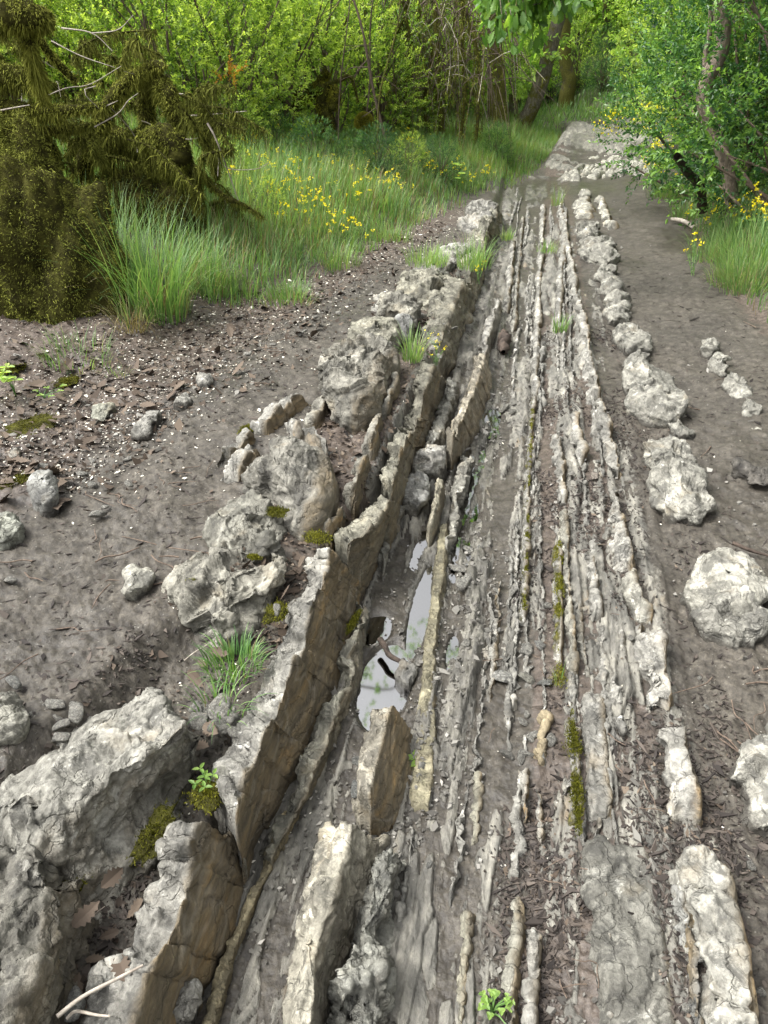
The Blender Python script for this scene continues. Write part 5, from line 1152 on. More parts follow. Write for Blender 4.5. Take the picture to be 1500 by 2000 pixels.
# dark twiggy stem in the hedge, orange-leaved sprig
b = Bag(); o6 = A(640, 200, 10.9); o6[2] = ground_z(o6[0], 10.9)
for p, r in (([A(625, 180, 10.9), A(632, 110, 10.9), A(640, 60, 10.9), A(650, -20, 10.9)], .03), ([A(634, 100, 10.9), A(660, 60, 10.9), A(690, 30, 10.9)], .01), ([A(560, 130, 10.9), A(590, 155, 10.8), A(625, 175, 10.8)], .02)):
    b.add(*tube(np.array(p) - o6, [r, r * .8, r * .5], 7, .2, 2, n=18))
tag(add_obj('dead_sapling', b.mesh('dead_sapling', M['oakbark']), loc=o6), 'dark bare stem rising through the bright box shrub', 'dead wood')
o7 = A(446, 190, 8.8); o7[2] = ground_z(o7[0], 8.8); e7 = empty('orange_sprig', o7); tag(e7, 'small sprig of orange leaves in the hedge', 'sprig')
b = Bag(); lf = Bag()
for k in range(9):
    en = A(rg.uniform(432, 465), rg.uniform(118, 185), 8.8) - o7; mid = en * .5 + rg.normal(0, .03, 3); b.add(*tube([np.zeros(3), mid, en], [.006, .004, .002], 5, n=8))
    sprays(lf, rg, en[None], rg.normal(0, .5, (1, 3)) + (0, 0, .6), .15, 12, .04, .5, .5, .1, .1)
add_obj('stem', b.mesh('stem', M['twig']), e7); add_obj('foliage', lf.mesh('foliage', M['orange'], False), e7)

# ------------------------------------------------------------------ moss cushions on the rocks
def cushion(label, px, py, z, rx, ry, n=900, seed=0, rz=.0, h=.007):
    rgm = np.random.default_rng(seed + 500); c = at_z(px, py, z) if z is not None else G(px, py)
    th = np.linspace(0, 2 * np.pi, 28, endpoint=False); ph = np.linspace(.05, np.pi / 2, 9)
    u = np.stack([np.sin(ph)[:, None] * np.cos(th), np.sin(ph)[:, None] * np.sin(th), np.cos(ph)[:, None] * np.ones(28)], -1).reshape(-1, 3)
    d = 1 + .45 * fbm(u * (2.2, 2.2, .5) + seed * 3.1, 3, seed)
    P = u * d[:, None] * (rx, ry, h); P[:, 2] -= .35 * h
    cr, sr = math.cos(rz), math.sin(rz); P[:, :2] = np.stack([P[:, 0] * cr - P[:, 1] * sr, P[:, 0] * sr + P[:, 1] * cr], 1)
    ob = add_obj('moss_cushion', new_mesh('moss_cushion', P, grid_quads(9, 28, True), None, None, True, M['mossbody']), loc=c); tag(ob, label, 'moss')
    k = rgm.integers(0, len(P), n); s = Bag(); strands(s, P[k] * (1 + rgm.normal(0, .14, (n, 1)) * (1, 1, 0)), np.tile([0, 0, 1.0], (n, 1)), .006 * rgm.uniform(.4, 1.5, n), .0012, rgm, -.1, .45)
    add_obj('moss_fuzz', s.mesh('moss_fuzz', M['mossbright'], False), ob)
for i, a in enumerate((('moss cushion on the short low rib at the left mud edge', 482, 838, .235, .028, .05), ('moss cushion on the back of the rounded nodular boulder', 540, 1000, .30, .035, .03), ('moss dot on the side of the rounded nodular boulder', 495, 1088, .26, .018, .014),
                       ('moss tuft in the gap above the largest brown slab', 620, 1050, .25, .04, .035), ('orange-green moss cushion between fan-shaped rock and largest slab', 540, 1195, .24, .035, .045), ('moss clump wedged behind the bottom left slab', 405, 1552, .22, .035, .04),
                       ('long moss pad between big grey boulder and nearest slab', 300, 1630, .20, .03, .07), ('bright moss pad beside the craggy outcrop', 738, 778, .21, .03, .05), ('bright moss dot under the yellow flower tuft', 757, 742, .23, .03, .03),
                       ('moss dot on the fan-shaped rock', 375, 1138, .28, .016, .014), ('moss strip at the seam of the largest slab', 690, 1215, .06, .012, .06), ('moss streak on dark corner rock mass', 150, 1720, .2, .02, .06))):
    cushion(*a, seed=i, rz=-.1)
# raised moss along the two green ribs
for i, (pxs, w_, n_) in enumerate((([(1092, 1050), (1092, 1150), (1090, 1240), (1092, 1335)], .022, 5200), ([(1116, 1390), (1120, 1460), (1126, 1540), (1130, 1622)], .026, 5200), ([(1040, 790), (1036, 870), (1032, 950)], .012, 2500), ([(1031, 1010), (1028, 1090), (1024, 1190)], .011, 2500))):
    c_ = smooth_line([G(*q, .03) for q in pxs], 400); rgm = np.random.default_rng(700 + i); k = rgm.integers(0, 400, n_)
    env = .55 + .8 * np.clip(fbm(np.stack([c_[k, 1] * 9, np.full(n_, i * 5.0), np.zeros(n_)], 1), 3, 4) + .3, 0, 1)
    of = rgm.normal(0, .42, n_) * w_ * env; kp = env > .72 + .35 * np.abs(of) / w_; k, of, env = k[kp], of[kp], env[kp]; n_ = len(k); root = c_[k] + np.stack([of, rgm.normal(0, .012, n_), -(of / w_) ** 2 * .012 + .004 * env], 1); o_ = c_.mean(0)
    s = Bag(); strands(s, root - o_, np.tile([0, 0, 1.0], (n_, 1)) + np.stack([of / w_ * .6, of * 0, of * 0], 1), (.007 * rgm.uniform(.3, 1.5, n_)), .0013, rgm, -.1, .45)
    lab = ('ragged green moss along the middle right rib', 'thick bright green moss along the nearer rib', 'upper moss line on the narrow middle rib', 'lower moss line on the narrow middle rib')[i]
    tag(add_obj('moss_strip', s.mesh('moss_strip', M['mossbright'], False), loc=o_), lab, 'moss')
# ------------------------------------------------------------------ grass
def full_z(x, y): return ground_detail(np.atleast_1d(x), np.atleast_1d(y))[0]
def grass_mass(n, dens, xr, yr, hfun, seed, w=.005, straw=.12):
    rg = np.random.default_rng(seed); x = rg.uniform(*xr, n * 3); y = rg.uniform(*yr, n * 3)
    keep = rg.uniform(0, 1, len(x)) < dens(x, y); x, y = x[keep][:n], y[keep][:n]
    z = TZ(x, y); base = np.stack([x, y, z - .01], 1)
    h = hfun(x, y) * rg.uniform(.45, 1.3, len(x)); lean = rg.normal(0, .55, (len(x), 2)) + .5 * np.stack([p2(x * .9, y * .9, seed), p2(x * .9, y * .9, seed + 1)], 1) + (.12, -.1)
    tone = np.clip(.5 + .22 * p2(x * 1.1, y * 1.1, seed + 2) + rg.normal(0, .16, len(x)), 0, 1)
    st = rg.uniform(0, 1, len(x)) < straw + .25 * np.clip(p2(x * .7, y * .7, seed + 5), 0, 1)
    ww = w * (1 + y / 14)
    g, s = Bag(), Bag()
    for bag, k in ((g, ~st), (s, st)): blades(bag, base[k], h[k], ww[k], lean[k], rg, tone[k], 4, 1.1)
    return g, s
def clear(x, y, d): return np.maximum(bank_l(y) - x, x - bank_r(y)) > d
pl = lambda x, y: np.clip((bank_l(y) - x + .12) / .35, 0, 1) * (.45 + .55 * (p2(x * 1.3, y * 1.3, 71) > -.25)) * (x > bank_l(y) - 3.6) * (1 - .8 * ((y < 5.6) & (x < -2.0)))
g, s = grass_mass(62000, pl, (-6.5, .6), (4.6, 17), lambda x, y: np.where(y > 9, .22, .26) * np.clip(.5 + (bank_l(y) - x) * .9, .35, 1.25), 1, .0048)
gl = add_obj('grass', g.mesh('grass', M['grass'], False)); tag(gl, 'long green grass on the left bank', 'grass', kind='stuff')
gd = add_obj('dry_grass', s.mesh('dry_grass', M['straw'], False)); tag(gd, 'dry straw blades mixed into the left bank', 'grass', kind='stuff')
pr = lambda x, y: np.clip((x - bank_r(y) + .02) / .3, 0, 1) * (.5 + .5 * (p2(x * 1.3, y * 1.3, 72) > -.2)) * (x < bank_r(y) + 2.0)
g, s = grass_mass(26000, pr, (1.2, 4.6), (3.6, 14), lambda x, y: .30 * np.clip(.4 + (x - bank_r(y)) * 1.2, .35, 1.2), 2, .0048, .18)
tag(add_obj('grass', g.mesh('grass', M['grass'], False)), 'long green grass on the right bank', 'grass', kind='stuff')
tag(add_obj('dry_grass', s.mesh('dry_grass', M['straw'], False)), 'dry straw blades on the right bank', 'grass', kind='stuff')
pf = lambda x, y: ((np.maximum(bank_l(y) - x, x - bank_r(y)) > -.2) | (y > 18.3)) * 1.0
g, s = grass_mass(16000, pf, (-6, 6), (16, 26), lambda x, y: .22 + 0 * x, 3, .009, .1)
tag(add_obj('grass', g.mesh('grass', M['grass'], False)), 'short green grass at the bend of the path', 'grass', kind='stuff')
def tuft(label, center, n, r, h, seed, straw=.1, w=.005, spread=.75, tone0=.5, name='grass_tuft', cat='grass tuft', bias=(0, 0)):
    rg = np.random.default_rng(seed); c = np.asarray(center, float)
    a = rg.uniform(0, 6.283, n); q = r * np.sqrt(rg.uniform(0, 1, n)); base = np.stack([q * np.cos(a), q * np.sin(a), np.zeros(n)], 1)
    base[:, 2] = TZ(base[:, 0] + c[0], base[:, 1] + c[1]) - TZ(c[0], c[1]) - .012
    lean = np.stack([np.cos(a), np.sin(a)], 1) * (q / r * spread)[:, None] + rg.normal(0, .35, (n, 2)) + np.array(bias)
    tone = np.clip(tone0 + rg.normal(0, .18, n), 0, 1); hh = h * rg.uniform(.4, 1.15, n); st = rg.uniform(0, 1, n) < straw
    e = empty(name, c); tag(e, label, cat)
    b = Bag(); blades(b, base[~st], hh[~st], w, lean[~st], rg, tone[~st], 6, 1.25); add_obj('green_blades', b.mesh('green_blades', M['grass'], False), e)
    if st.any(): b = Bag(); blades(b, base[st], hh[st] * .8, w * .8, lean[st] * 1.3, rg, tone[st], 6, 1.4); add_obj('dry_blades', b.mesh('dry_blades', M['straw'], False), e)
    return e
tuft('tall arching grass clump right of the huge mossy stump', G(300, 610), 650, .22, .62, 1, .12, .006, .9)
tuft('long thin grass clump behind the mossy stump in shade', G(215, 560), 420, .20, .60, 2, .05, .005, .8, .4)
tuft('grass clump at the corner where the litter begins', G(395, 560), 420, .20, .42, 3, .2)
tuft('brown withered clump drooping at the foot of the tall grass', G(255, 640), 220, .10, .30, 4, .85, .004, 1.2)
tuft('dense arching grass clump at right frame edge', G(1480, 520), 700, .28, .42, 5, .12, .006, .9)
tuft('grass clump below the dark shrub on the right', G(1440, 470), 420, .22, .40, 6, .15, .006)
tuft('drooping grass clump overhanging the right mud path', G(1465, 565), 380, .2, .30, 7, .4, .005, 1.1)
rz_ = lambda px, py, up: G(px, py) * (1, 1, 0) + (0, 0, TZ(*G(px, py)[:2]) + up)
def tuft_on(label, px, py, z, *a, **k):
    c = at_z(px, py, z); t = tuft(label, c, *a, **k); return t
def flat_tuft(label, px, py, z, n, r, h, seed, **k):
    """a tuft rooted on rock, so its blades start at one level"""
    global TZ
    keep = TZ; TZ = lambda x, y: np.zeros_like(np.asarray(x, float)) + z
    try: return tuft(label, at_z(px, py, z), n, r, h, seed, **k)
    finally: TZ = keep
flat_tuft('fresh grass tuft on the crest of the jagged rock wall', 925, 520, .30, 170, .12, .24, 11, straw=.05, tone0=.7)
flat_tuft('light green grass patch on the left end of the rock wall', 835, 512, .27, 200, .16, .16, 12, straw=.05, tone0=.7)
flat_tuft('bright small grass tuft with yellow flowers on the streaked slab', 806, 700, .24, 90, .05, .20, 13, straw=.05, tone0=.7)
flat_tuft('small spiky green tuft at the top of the largest brown slab', 455, 1300, .22, 190, .075, .085, 14, straw=.04, tone0=.42, w=.0045, spread=1.2)
flat_tuft('sparse sprawling tuft beside the pale angular stone', 430, 1385, .21, 40, .06, .12, 15, straw=.1, tone0=.4, w=.0035, spread=1.4)
flat_tuft('tiny grass tuft growing between the far ribs', 1092, 645, .06, 60, .05, .13, 16, straw=.1, tone0=.6)
flat_tuft('pale grass tuft at the head of the channel', 1088, 400, .08, 60, .07, .26, 17, straw=.3, tone0=.7)
flat_tuft('green tuft in the middle of the far ridge', 990, 466, .08, 80, .07, .14, 18, straw=.1, tone0=.65)
flat_tuft('thin green tuft beside the far ribs', 1068, 490, .08, 70, .09, .13, 19, straw=.1, tone0=.6)
flat_tuft('three long grass blades bending over the green moss rib', 1090, 1335, .05, 5, .01, .15, 20, straw=.2, tone0=.7, w=.003)
flat_tuft('tiny tuft rooted at the mud edge of the craggy outcrop', 685, 678, .19, 40, .03, .07, 21, straw=.3, tone0=.55)
flat_tuft('low grass tuft scattered at the pale littered edge', 570, 580, .2, 90, .12, .14, 22, straw=.2, tone0=.6)
# ------------------------------------------------------------------ yellow flowers
def flower_meshes(seed, n=5, h=.36):
    rg = np.random.default_rng(seed); b, y, l = Bag(), Bag(), Bag()
    for k in range(n):
        tip = np.array([rg.normal(0, .09), rg.normal(0, .09), h * rg.uniform(.6, 1.1)]); mid = tip * (.4, .4, .55)
        v, q = tube([np.array([rg.normal(0, .02), rg.normal(0, .02), -.02]), mid, tip], [.0022, .002, .0015], 4, n=7); b.add(v, q, None, .45)
        m = 6; p = tip + rg.normal(0, .010, (m, 3)); d = rg.normal(0, 1, (m, 3)) + (0, 0, .7)
        leaves(y, p, d, rg.normal(0, 1, (m, 3)), rg.uniform(.016, .024, m), .017, np.clip(.5 + rg.normal(0, .25, m), 0, 1))
        st = smooth_line([np.zeros(3), mid, tip], 12)[2:10]; m = len(st) * 2
        leaves(l, np.repeat(st, 2, 0), rg.normal(0, .8, (m, 3)) + (0, 0, .6), rg.normal(0, .4, (m, 3)) + (0, 0, 1), .03, .007, np.clip(.5 + rg.normal(0, .15, m), 0, 1))
    return b.mesh('stem', M['grass'], False), y.mesh('blossom', M['yellow'], False), l.mesh('foliage', M['grass'], False)
FM = [flower_meshes(s, n, h) for s, n, h in ((1, 6, .36), (2, 8, .40), (3, 4, .32), (4, 10, .38))]
def flower(x, y, label, group, k, sc=1.0, z=None):
    put_plant('yellow_flower', FM[k % 4], ('stem', 'blossom', 'foliage'), x, y, label, 'flower', group, rng.uniform(0, 6.28), sc, z)
spots = [(rng.normal(655, 60), rng.normal(395, 45)) for _ in range(14)] + [(rng.normal(585, 65), rng.normal(330, 30)) for _ in range(10)] + [(rng.normal(530, 60), rng.normal(285, 14)) for _ in range(14)] + \
        [(rng.uniform(640, 900), rng.uniform(290, 370)) for _ in range(16)] + [(rng.normal(800, 25), rng.normal(265, 12)) for _ in range(9)] + [(rng.uniform(900, 1080), rng.uniform(320, 400)) for _ in range(12)] + [(rng.uniform(460, 560), rng.uniform(330, 420)) for _ in range(5)]
for i, (px, py) in enumerate(spots):
    p = G(px, py + 28)
    if bank_l(p[1]) - p[0] > .08: flower(p[0], p[1], 'yellow wild flowers on thin stems in left bank grass', 'yellow flowers on the left bank', i, .7)
for i, (px, py) in enumerate([(rng.normal(1280, 12), rng.normal(318, 20)) for _ in range(9)]): p = G(px, py + 30); flower(p[0], p[1], 'yellow flowers at the grassy edge before the pale bend', 'yellow flowers at the right edge of the bend', i)
for i, (px, py) in enumerate(((1400, 385), (1395, 400), (1388, 430), (1440, 425), (1452, 418), (1472, 436), (1482, 425), (1492, 412), (1352, 490))): p = G(px, py + 50); flower(p[0], p[1], 'yellow flowers among the grass blades on right bank', 'yellow flowers on the right bank', i + 2, .9)
for i, (px, py) in enumerate(((852, 665), (852, 692), (940, 522), (935, 535))): q = at_z(px, py + 12, .26); flower(q[0], q[1], 'yellow flower rooted on the left rock ridge', 'yellow flowers on the rock ridge', i + 2, .28, .24)
rgb = np.random.default_rng(60); P_, d_ = blobs(rgb, 420, lb((0, 0, .35, .8, .5, .45), (.7, .1, .45, .6, .5, .5)), .5); P_[:, 2] = np.maximum(P_[:, 2], .03)
b = Bag(); sprays(b, rgb, P_, d_ + (0, 0, .8), .22, 10, .035, .3, .4, .15, .2); yb = Bag(); k_ = P_[rgb.integers(0, 420, 420)] + rgb.normal(0, .08, (420, 3)) + (0, -.05, .12)
leaves(yb, k_, rgb.normal(0, 1, (420, 3)), rgb.normal(0, 1, (420, 3)), .05, .04, np.clip(.5 + rgb.normal(0, .2, 420), 0, 1))
q = G(1215, 290); put_plant('broom_shrub', (b.mesh('foliage', M['box'], False), yb.mesh('blossom', M['yellow'], False)), ('foliage', 'blossom'), q[0] + .15, q[1] + .3, 'low dome of yellow-flowering broom at the bend of the path', 'shrub', sc=.75)
# seedling with round pale leaves, clover sprig, little green leaves
def sprig(name, label, cat, c, n, h, leaf, ratio, seed, mat='lime', tone=.6, r=.03):
    rg = np.random.default_rng(seed); e = empty(name, c); tag(e, label, cat); b, l = Bag(), Bag()
    for k in range(n):
        t = np.array([rg.normal(0, r), rg.normal(0, r), h * rg.uniform(.6, 1.1)]); v, q = tube([np.zeros(3) - (0, 0, .01), t * (.3, .3, .6), t], [.002, .0016, .001], 4, n=6); b.add(v, q)
        a = rg.uniform(0, 6.28) + np.array([0, 2.1, 4.2]); leaves(l, np.repeat(t[None], 3, 0), np.stack([np.cos(a), np.sin(a), .25 + 0 * a], 1), np.tile([0, 0, 1.], (3, 1)), leaf, leaf * ratio, np.clip(tone + rg.normal(0, .1, 3), 0, 1))
    add_obj('stem', b.mesh('stem', M['grass'], False), e); add_obj('foliage', l.mesh('foliage', M[mat], False), e)
sprig('clover_sprig', 'small green clover sprig at the bottom edge of the path', 'plant', G(962, 1975), 16, .03, .009, .95, 3, 'lime', .35, .022)
sprig('seedling', 'pale seedling with a few round leaves above the grassy bank', 'plant', A(905, 290, 9.6) * (1, 1, 0) + (0, 0, ground_z(*A(905, 290, 9.6)[:2])), 4, .34, .05, .7, 4, 'lime', .4, .06)
sprig('seedling', 'tall sprout with pale green leaves at left edge in dead leaves', 'plant', G(30, 770), 6, .11, .045, .5, 5, 'lime', .7, .03)
sprig('seedling', 'tiny low green plant in the dark litter at left', 'plant', G(85, 775), 6, .03, .02, .7, 6, 'lime', .4, .05)
sprig('clover_sprig', 'single green leaf beside the lower puddle block', 'plant', G(810, 1490), 2, .015, .03, .7, 7, 'lime', .5, .01)
sprig('seedling', 'small feathery green sprout on the moss between two slabs', 'plant', at_z(408, 1545, .2), 5, .05, .018, .5, 8, 'lime', .4, .012)
for sx, sy, Yv, n_ in ((520, 400, 5.9, 0), (1040, 0, 0, 0)):
    if Yv:
        p = G(530, 425); put_plant('box_shrub', SH['a'], ('foliage', 'branches'), p[0], p[1], 'low bright green box sprig beside the drooping mossy branch', 'shrub', sc=.16)
# ------------------------------------------------------------------ loose stones
def stone_mesh(seed):
    rg = np.random.default_rng(seed); th = np.linspace(0, 2 * np.pi, 26, endpoint=False); ph = np.linspace(-np.pi / 2 + .02, np.pi / 2 - .02, 17)
    u = np.stack([np.cos(ph)[:, None] * np.cos(th), np.cos(ph)[:, None] * np.sin(th), np.sin(ph)[:, None] * np.ones(26)], -1).reshape(-1, 3)
    n = unit(rg.normal(size=(13, 3))); d = rg.uniform(.5, .95, 13)
    t = (d[None] / np.maximum(u @ n.T, .05)).min(1); t = np.minimum(t, 1.25)
    P = u * t[:, None] * (1, .72, .42) * .5; P += unit(P) * (fbm(P * 9, 3, seed) * .018)[:, None]
    nv = len(P); z = np.zeros(nv)
    return new_mesh('loose_stone', P, grid_quads(17, 26, True), None, dict(face=z, moss=z, soil=z + .12, wet=z), True, M['rock'])
ST = [stone_mesh(s) for s in range(10)]
def stone(p, size, label, group=None, tone=(1, 1, 1), k=None, sink=.3, rot=None):
    o = add_obj('loose_stone', ST[(int(rng.integers(10)) if k is None else k) % 10], loc=(p[0], p[1], p[2] + size * .21 * (1 - sink)), rot=rot or (rng.normal(0, .25), rng.normal(0, .25), rng.uniform(0, 6.28)), scale=size)
    o.color = (*tone, 1); return tag(o, label, 'stone', group)
Z_ = lambda px, py, z=None: at_z(px, py, z) if z is not None else (lambda p: np.array([p[0], p[1], float(full_z(p[0], p[1])[0])]))(G(px, py))
for px, py, z, s, lab, tn in ((430, 1385, .215, .085, 'pale angular stone wedged by the small spiky tuft', W), (908, 1148, None, .085, 'largest pale flat stone in the channel cluster', W), (893, 1112, None, .06, 'wedge stone at the left of the channel cluster', W),
                          (916, 1075, None, .06, 'upper stone of the channel cluster beside the wet film', W), (935, 1070, None, .045, 'smaller neighbour of the upper channel stone', GR), (988, 1330, None, .07, 'rounded bluish-white stone lying in the middle channel', (1.2, 1.22, 1.25)),
                          (1028, 1275, None, .07, 'pale broken stone leaning on the middle rib', W), (1055, 1265, None, .05, 'grey lump beside the pale broken stone', GR), (1065, 1335, None, .055, 'flat dark grey stone near the three grass blades', (.6, .62, .64)), (1030, 1330, None, .06, 'squat stone in front of the pale broken stone', (.9, .9, .85)),
                          (990, 1480, None, .045, 'dark shard with a white chip on its end', (.6, .6, .6)), (1300, 1600, None, .03, 'small white pebble in mud near the white-ended block', (1.3, 1.3, 1.3)), (1115, 935, None, .035, 'pale small stone by the dark litter', W), (1160, 935, None, .06, 'round pinkish-grey stone under the knobby rib', (1.1, 1.0, .95)),
                          (1100, 985, None, .03, 'little stone at the head of the slim rib', W), (838, 1695, None, .022, 'tiny grey cube-like stone on wet shale', GR), (1130, 850, None, .06, 'upright broken piece by the stubby grey rib', W), (540, 1195, .24, .04, 'small stone at the foot of the lumpy rocks', W),
                          (185, 1925, .2, .04, 'white pebble under the grey twig at bottom left', (1.3, 1.3, 1.3)), (150, 1965, .19, .06, 'grey wedge stone in the corner litter', GR), (985, 800, None, .07, 'muddy stone pile beside the upper puddle', D), (1000, 810, None, .05, 'wet stone right of the upper puddle', D),
                          (20, 1135, .23, .045, 'pale small stone alone at left edge of mud', W), (190, 1010, .22, .06, 'flush flat stone in the upper left mud', W), (710, 1490, .02, .06, 'grey thin stone leaning against the brown-faced block', (.75, .78, .8)), (695, 1545, .02, .05, 'blue-grey stone in front of the brown-faced block', (.8, .85, .9)),
                          (112, 1380, .23, .05, 'pale oblong stone of the left-edge stone group', W), (150, 1395, .23, .06, 'upper pale stone of the left-edge stone group', W), (125, 1420, .23, .045, 'middle slanting stone of the left-edge stone group', W), (120, 1445, .23, .05, 'lowest flat pale stone of the left-edge stone group', W), (30, 1340, .23, .05, 'grey stone behind the large round stone at left edge', GR),
                          (160, 928, .22, .05, 'pale flat stone next to the angular grey stone', W), (180, 900, .22, .035, 'white small stone near the angular grey stone', W), (25, 680, .3, .06, 'pale slab stone at the foot of the huge stump', W)):
    stone(Z_(px, py, z), s, lab, None, tn)
rgs = np.random.default_rng(15)
def scatter_px(n, boxes):
    out = []
    for k in range(n):
        a = boxes[k % len(boxes)]; out.append((rgs.uniform(a[0], a[2]), rgs.uniform(a[1], a[3])))
    return out
for px, py in scatter_px(46, [(870, 950, 990, 1300), (960, 1150, 1080, 1500), (860, 620, 1000, 900), (1090, 620, 1180, 930), (1000, 1250, 1080, 1450)]): stone(Z_(px, py), rgs.uniform(.018, .045), 'small loose grey stone on the channel floor', 'loose stones on the channel floor', tuple(rgs.uniform(.75, 1.2) * np.ones(3)))
for px, py in scatter_px(34, [(0, 860, 260, 1010), (100, 720, 420, 860), (480, 600, 700, 700), (40, 1360, 200, 1480)]): p = G(px, py); stone(p, rgs.uniform(.02, .05), 'small pale stone at the littered edge of left mud path', 'small stones along the left edge', tuple(rgs.uniform(.8, 1.3) * np.ones(3)))
for px, py in scatter_px(64, [(640, 800, 720, 960), (760, 560, 900, 700), (380, 1380, 460, 1440)]): stone(at_z(px, py, .2), rgs.uniform(.025, .085), 'broken stone lodged between the slabs of left ridge', 'broken stones on the left ridge', tuple(rgs.uniform(.8, 1.2) * np.ones(3)))
for px, py in scatter_px(30, [(1120, 370, 1280, 460), (1300, 1560, 1490, 1990), (1180, 1000, 1420, 1500)]): stone(Z_(px, py), rgs.uniform(.012, .035), 'small stone pressed into the right mud path', 'small stones in the right mud', tuple(rgs.uniform(.7, 1.25) * np.ones(3)))
# ------------------------------------------------------------------ ground litter that nobody could count
def flakes(name, label, cat, pts, size, mat, rg, kind='stuff', elong=1.6, thick=0., tilt=.35, lift=.004):
    n = len(pts); a = rg.uniform(0, 6.283, n); s = size * np.clip(rg.lognormal(-.15, .5, n), .3, 3)
    d = np.stack([np.cos(a), np.sin(a), rg.normal(0, tilt, n)], 1); d = unit(d); u = unit(np.stack([rg.normal(0, tilt, n), rg.normal(0, tilt, n), np.ones(n)], 1)); w = unit(np.cross(u, d)); u = np.cross(d, w)
    L = (s * elong / 2)[:, None]; Wd = (s / 2)[:, None]; p = pts + (0, 0, lift)
    k1 = rg.uniform(.6, 1.2, (n, 4))
    t = np.clip(rg.normal(.5, .25, n), 0, 1); b = Bag()
    L = L * np.clip(rg.lognormal(0, .35, (n, 1)), .4, 2.2); k1 = rg.uniform(.3, 1.3, (n, 4)); top = np.stack([p - d * L * k1[:, :1], p + w * Wd * k1[:, 1:2], p + d * L * k1[:, 2:3], p - w * Wd * k1[:, 3:4]], 1)
    if thick:
        H = (s * thick)[:, None, None] * u[:, None]
        v = np.concatenate([top - H, top + H * .6], 1); i = np.arange(n)[:, None] * 8
        b.add(v, np.concatenate([i + [4, 5, 6, 7]] + [i + [k, (k + 1) % 4, 4 + (k + 1) % 4, 4 + k] for k in range(4)]), None, np.repeat(t, 8))
    else:
        i = np.arange(n)[:, None] * 4; b.add(top, i + [0, 1, 2, 3], None, np.repeat(t, 4))
    return tag(add_obj(name, b.mesh(name, M[mat], False)), label, cat, kind=kind)
def area(n, dens, xr, yr, seed):
    rg = np.random.default_rng(seed); x = rg.uniform(*xr, n * 6); y = xr[0] * 0 + yr[0] * (yr[1] / yr[0]) ** rg.uniform(0, 1, n * 6); k = rg.uniform(0, 1, len(x)) < dens(x, y); x, y = x[k][:n], y[k][:n]
    return np.stack([x, y, full_z(x, y)], 1), rg
EDGE = lambda x, y: np.exp(-((x - bank_l(y) - .2) / np.where(x < bank_l(y) + .2, np.where(y < 5, .9, .33), .33)) ** 2)
P_, r_ = area(7000, lambda x, y: np.clip(EDGE(x, y) * (y > 2.2) * (y < 9) + .05 * (x < -.6), 0, 1), (-3.2, -.5), (2.0, 9), 1); flakes('petal_litter', 'tiny white petals strewn over the left edge', 'petals', P_, .0075, 'petal', r_, elong=1.2, tilt=.25)
P_, r_ = area(800, lambda x, y: .5 * sstep(-1.0, -.8, x) * (1 - sstep(-.5, -.3, x)) + .08, (-1.0, 1.3), (1.0, 6), 2); flakes('petal_litter', 'tiny white petals scattered on rock and mud', 'petals', P_, .005, 'petal', r_, elong=1.2, tilt=.25)
RT = lambda x, y: sstep(.02, .12, x) * (1 - sstep(.5, .75, x)) * np.clip(.35 + 1.6 * p2(x * 4, y * 2, 81), 0, 1)
P_, r_ = area(9000, lambda x, y: RT(x, y), (-.2, .9), (.75, 5), 3); flakes('bark_litter', 'fine dark crumbs of bark and needles in the right of the channel', 'litter', P_, .0045, 'debris', r_, elong=3.0, thick=.2, tilt=.4)
P_, r_ = area(2000, lambda x, y: RT(x, y), (-.2, .9), (.75, 5), 33); flakes('bark_litter', 'dark chips of bark in the right of the channel', 'litter', P_, .0085, 'debris', r_, elong=2.2, thick=.12, tilt=.35)
P_, r_ = area(500, lambda x, y: RT(x, y), (-.2, .9), (.75, 5), 34); flakes('leaf_crumbs', 'brown leaf crumbs in the right of the channel', 'litter', P_, .010, 'deadleaf', r_, elong=1.4, tilt=.4)
P_, r_ = area(9000, lambda x, y: .5 * (x > .45) + .5 * (x < -.62), (-2.2, 1.6), (.8, 7), 4); flakes('bark_litter', 'trampled dark chips on the mud paths', 'litter', P_, .008, 'debris', r_, elong=3.2, thick=.08, tilt=.2, lift=.001)
P_, r_ = area(3600, lambda x, y: (np.exp(-((x + .1) / .35) ** 2) * .8 + .06) * np.clip(.3 + 1.5 * p2(x * 5, y * 2, 83), 0, 1), (-.6, 1.2), (.8, 9), 5); flakes('gravel', 'grey stone chips on the channel floor', 'gravel', P_, .0095, 'chip', r_, elong=1.3, thick=.3, tilt=.4)
P_, r_ = area(2200, lambda x, y: np.clip(EDGE(x, y) * 1.2, 0, 1), (-3.0, -.4), (2.4, 9.5), 6); flakes('gravel', 'pale grit along the left edge', 'gravel', P_, .011, 'chip', r_, elong=1.3, thick=.3, tilt=.4)
P_, r_ = area(6000, lambda x, y: np.clip(EDGE(x, y), 0, 1), (-3.0, -.8), (2.2, 8), 7); flakes('leaf_crumbs', 'brown crumbs of dead leaves at the left edge', 'litter', P_, .02, 'deadleaf', r_, elong=1.5, tilt=.5)
P_, r_ = area(3600, lambda x, y: sstep(-.95, -.8, x) * (1 - sstep(-.52, -.46, x)), (-1.0, -.4), (1.6, 6), 8); flakes('leaf_crumbs', 'brown crumbs of dead leaves between the slabs', 'litter', P_ + (0, 0, .004), .014, 'deadleaf', r_, elong=1.5, tilt=.5)
